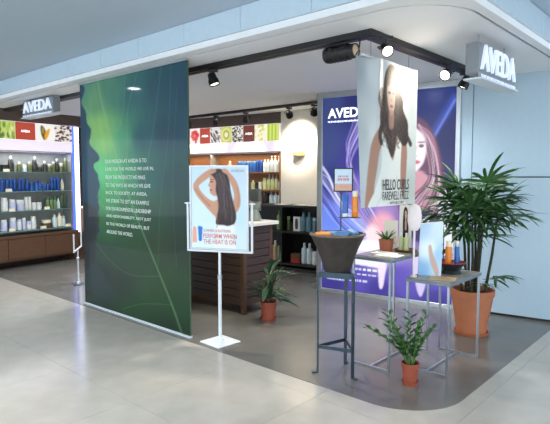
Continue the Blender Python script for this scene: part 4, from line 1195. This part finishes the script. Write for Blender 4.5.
# ------------------------------------------------------------------ back wall niche shelves
ni = thing('wall_shelving', 'amber wood wall niche with product shelves under the picture strip', 'shelving', UV((4.86 + 7.4) / 2, 7.44, 0), ROT_W)
NH = (7.4 - 4.86) / 2
MB().box(-NH, NH, .27, .295, .02, 1.95).build('back_panel', 'amber_wood', ni)
for x in (-NH, NH - .025): MB().box(x, x + .025, 0, .27, .02, 1.95).build('side_panel', 'amber_wood', ni)
MB().box(-.35, -.33, .05, .27, .02, 1.95).build('divider', 'silver_frame', ni)
for z in (1.6, 1.29, 1.05, .6, .15): MB().box(-NH + .025, NH - .025, .0, .27, z - .02, z).build('shelf', 'amber_wood', ni)
BZ = [0]
def back_at(u): return UV(u, 7.55, BZ[0] + .001)
BZ[0] = 1.6
row([(u, 'jar', 'jar_brown', 'cream', .09, .1, 'brown jar') for u in (6.98, 6.6, 6.3)] + [(u, 'jar', 'smoke', S, .08, .13, 'dark jar') for u in (6.85, 6.45)] + [(6.72, 'jar', 'cream', S, .09, .11, 'cream jar'), (6.05, 'bottle', 'tan', 'cream', .06, .2, 'tan bottle')]
    + [(u, 'slim', 'blue', 'pack_blue', .066, .19, 'blue bottle') for u in (5.83, 5.76, 5.69, 5.62, 5.55, 5.48)] + [(u, 'slim', 'deep_blue', 'blue', .066, .2, 'deep blue bottle') for u in (5.41, 5.34)]
    + [(u, 'bottle', 'aqua_white', 'white_plastic', .066, .21, 'clear white bottle') for u in (5.26, 5.19)] + [(u, 'pump', 'aqua_white', 'white_plastic', .068, .27, 'tall clear pump bottle') for u in (5.115, 5.04, 4.965, 4.9)], back_at, 'the upper back wall shelf', 'products on the upper back wall shelf')
BZ[0] = 1.29
row([(5.52, 'bottle', 'pale_green', 'white_plastic', .07, .16, 'short pale green bottle'), (5.43, 'jar', 'smoke', 'black', .08, .12, 'dark jar'), (5.36, 'jar', 'white_plastic', 'white_plastic', .08, .13, 'white jar'), (5.26, 'slim', 'pale_green', 'pale_green', .075, .2, 'slim pale green bottle')]
    + [(u, 'pump', 'pale_green', 'white_plastic', .074, .26, 'tall pale green pump bottle') for u in (5.17, 5.09, 5.01)] + [(4.93, 'jar', 'aqua_white', 'white_plastic', .075, .14, 'clear jar')], back_at, 'the middle back wall shelf', 'products on the middle back wall shelf')
BZ[0] = 1.05
row([(5.24, 'jar', 'black', 'smoke', .1, .18, 'black canister')] + [(u, 'pump', 'aqua_white', 'white_plastic', .08, .2, 'pale pump bottle') for u in (5.12, 5.03, 4.94)], back_at, 'the lower back wall shelf', 'products on the lower back wall shelf')
ld = bpy.data.lights.new('shelf_strip', 'AREA'); ld.shape = 'RECTANGLE'; ld.size = 2.3; ld.size_y = .04; ld.energy = 9; ld.color = (1, .82, .58)
st = thing('shelf_light', 'thin warm light strip under the picture strip of the back shelves', 'light strip', UV(6.1, 7.5, 1.93), ROT_W)
MB().box(-1.15, 1.15, -.015, .015, 0, .02).build('strip_body', 'white_metal', st)
lo = bpy.data.objects.new('strip_light', ld); C.objects.link(lo); lo.parent = st; lo.location = (0, 0, -.005)

# sconce on the white wall
sc = thing('wall_planter', 'half round wooden planter shelf on the lit white wall', 'wall shelf', UV(4.46, 7.42, 1.82), ROT_W)
pts = [(.11 * math.cos(PI + PI * i / 12), .15 * math.sin(PI + PI * i / 12)) for i in range(13)]
MB().prism(pts, .05, .10).build('wooden_band', 'wood_light', sc)
MB().prism([(x * .86, y * .86) for x, y in pts], .1, .106).build('tray_lining', 'jar_brown', sc)

# low dark cabinet with products
dk = thing('open_cabinet', 'low black open cabinet against the white wall', 'cabinet', UV((3.55 + 5.6) / 2, 7.03, .003), ROT_W)
DH = (5.6 - 3.55) / 2
MB().box(-DH, DH, .36, .385, .05, 1.03).build('back_panel', 'black_cab', dk)
for x in (-DH, -.01, DH - .025): MB().box(x, x + .02, .0, .36, .05, 1.03).build('side_panel', 'black_cab', dk)
for z0, z1_, nm in ((.0, .05, 'plinth'), (.09, .12, 'shelf'), (.61, .64, 'shelf'), (1.03, 1.06, 'top')): MB().box(-DH - (.01 if nm == 'top' else 0), DH, -.01 if nm == 'top' else 0, .385, z0, z1_).build(nm, 'black_cab', dk)
DZ = [.644]
def dark_at(u): return UV(u, 7.17, DZ[0])
row([(4.71, 'bottle', 'moss', 'moss', .07, .31, 'tall green bottle'), (4.625, 'bottle', 'moss', 'moss', .07, .31, 'tall green bottle'), (4.525, 'slim', 'moss', 'pale_green', .07, .22, 'short green bottle'), (4.455, 'jar', 'smoke', 'black', .07, .13, 'small dark jar'), (4.235, 'bottle', 'teal', 'teal', .088, .3, 'tall blue grey bottle'), (4.13, 'bottle', 'teal', 'teal', .088, .3, 'tall blue grey bottle'), (4.03, 'slim', 'teal', 'aqua_white', .07, .22, 'short blue grey bottle'), (3.95, 'slim', 'teal', 'aqua_white', .07, .22, 'short blue grey bottle')], dark_at, 'the upper shelf of the black cabinet', 'products in the black cabinet')
DZ[0] = .124
row([(4.87, 'bottle', 'tan', 'tan', .085, .32, 'tall tan bottle'), (4.785, 'bottle', 'tan', 'cream', .085, .32, 'cream capped tan bottle'), (4.71, 'slim', 'vase', 'vase', .05, .24, 'slim grey green bottle'), (4.635, 'bottle', 'vase', 'vase', .07, .2, 'squat grey green bottle'), (4.22, 'bottle', 'aqua_white', 'aqua_white', .088, .32, 'tall clear bottle'), (4.12, 'bottle', 'aqua_white', 'aqua_white', .088, .32, 'tall clear bottle'), (4.01, 'jar', 'white_plastic', 'white_plastic', .1, .2, 'white tub')], dark_at, 'the lower shelf of the black cabinet', 'products in the black cabinet')
bx = thing('product_box', 'white box with dark figure on the upper shelf of black cabinet', 'box', UV(4.35, 7.17, .644), ROT_W)
MB().box(-.065, .065, -.03, .03, 0, .23).build('carton', 'white_plastic', bx)
k = Ink(24, 40, (226, 226, 222)); k.poly([(.3, .2), (.6, .15), (.7, .5), (.6, .85), (.3, .8)], (60, 54, 56), .9, 1); k.sheet('front_print', 'print_matt', .13, .23, bx, (0, -.031, 0))
for i, (m, w) in enumerate((('red_lacquer', 'lower red'), ('jar_brown', 'upper brown'))):
    o = MB().box(-.085, .085, -.06, .06, 0, .075).build('flat_box', m, None, UV(4.36, 7.17, .124 + i * .076), ROT_W + .05 * i, bevel=.004); tag(o, f'{w} flat box stacked on the lower shelf of black cabinet', 'box', 'flat boxes in the black cabinet')
for i, (u, w) in enumerate(((4.66, 'left'), (4.3, 'middle'), (4.05, 'right'))):
    o = MB().box(-.11, .11, -.09, .09, 0, .006).build('leaflet', 'paper', None, UV(u, 7.2, 1.0635), ROT_W + .2 * i - .2); tag(o, f'{w} white leaflet lying on top of the black cabinet', 'leaflet', 'leaflets on the black cabinet')
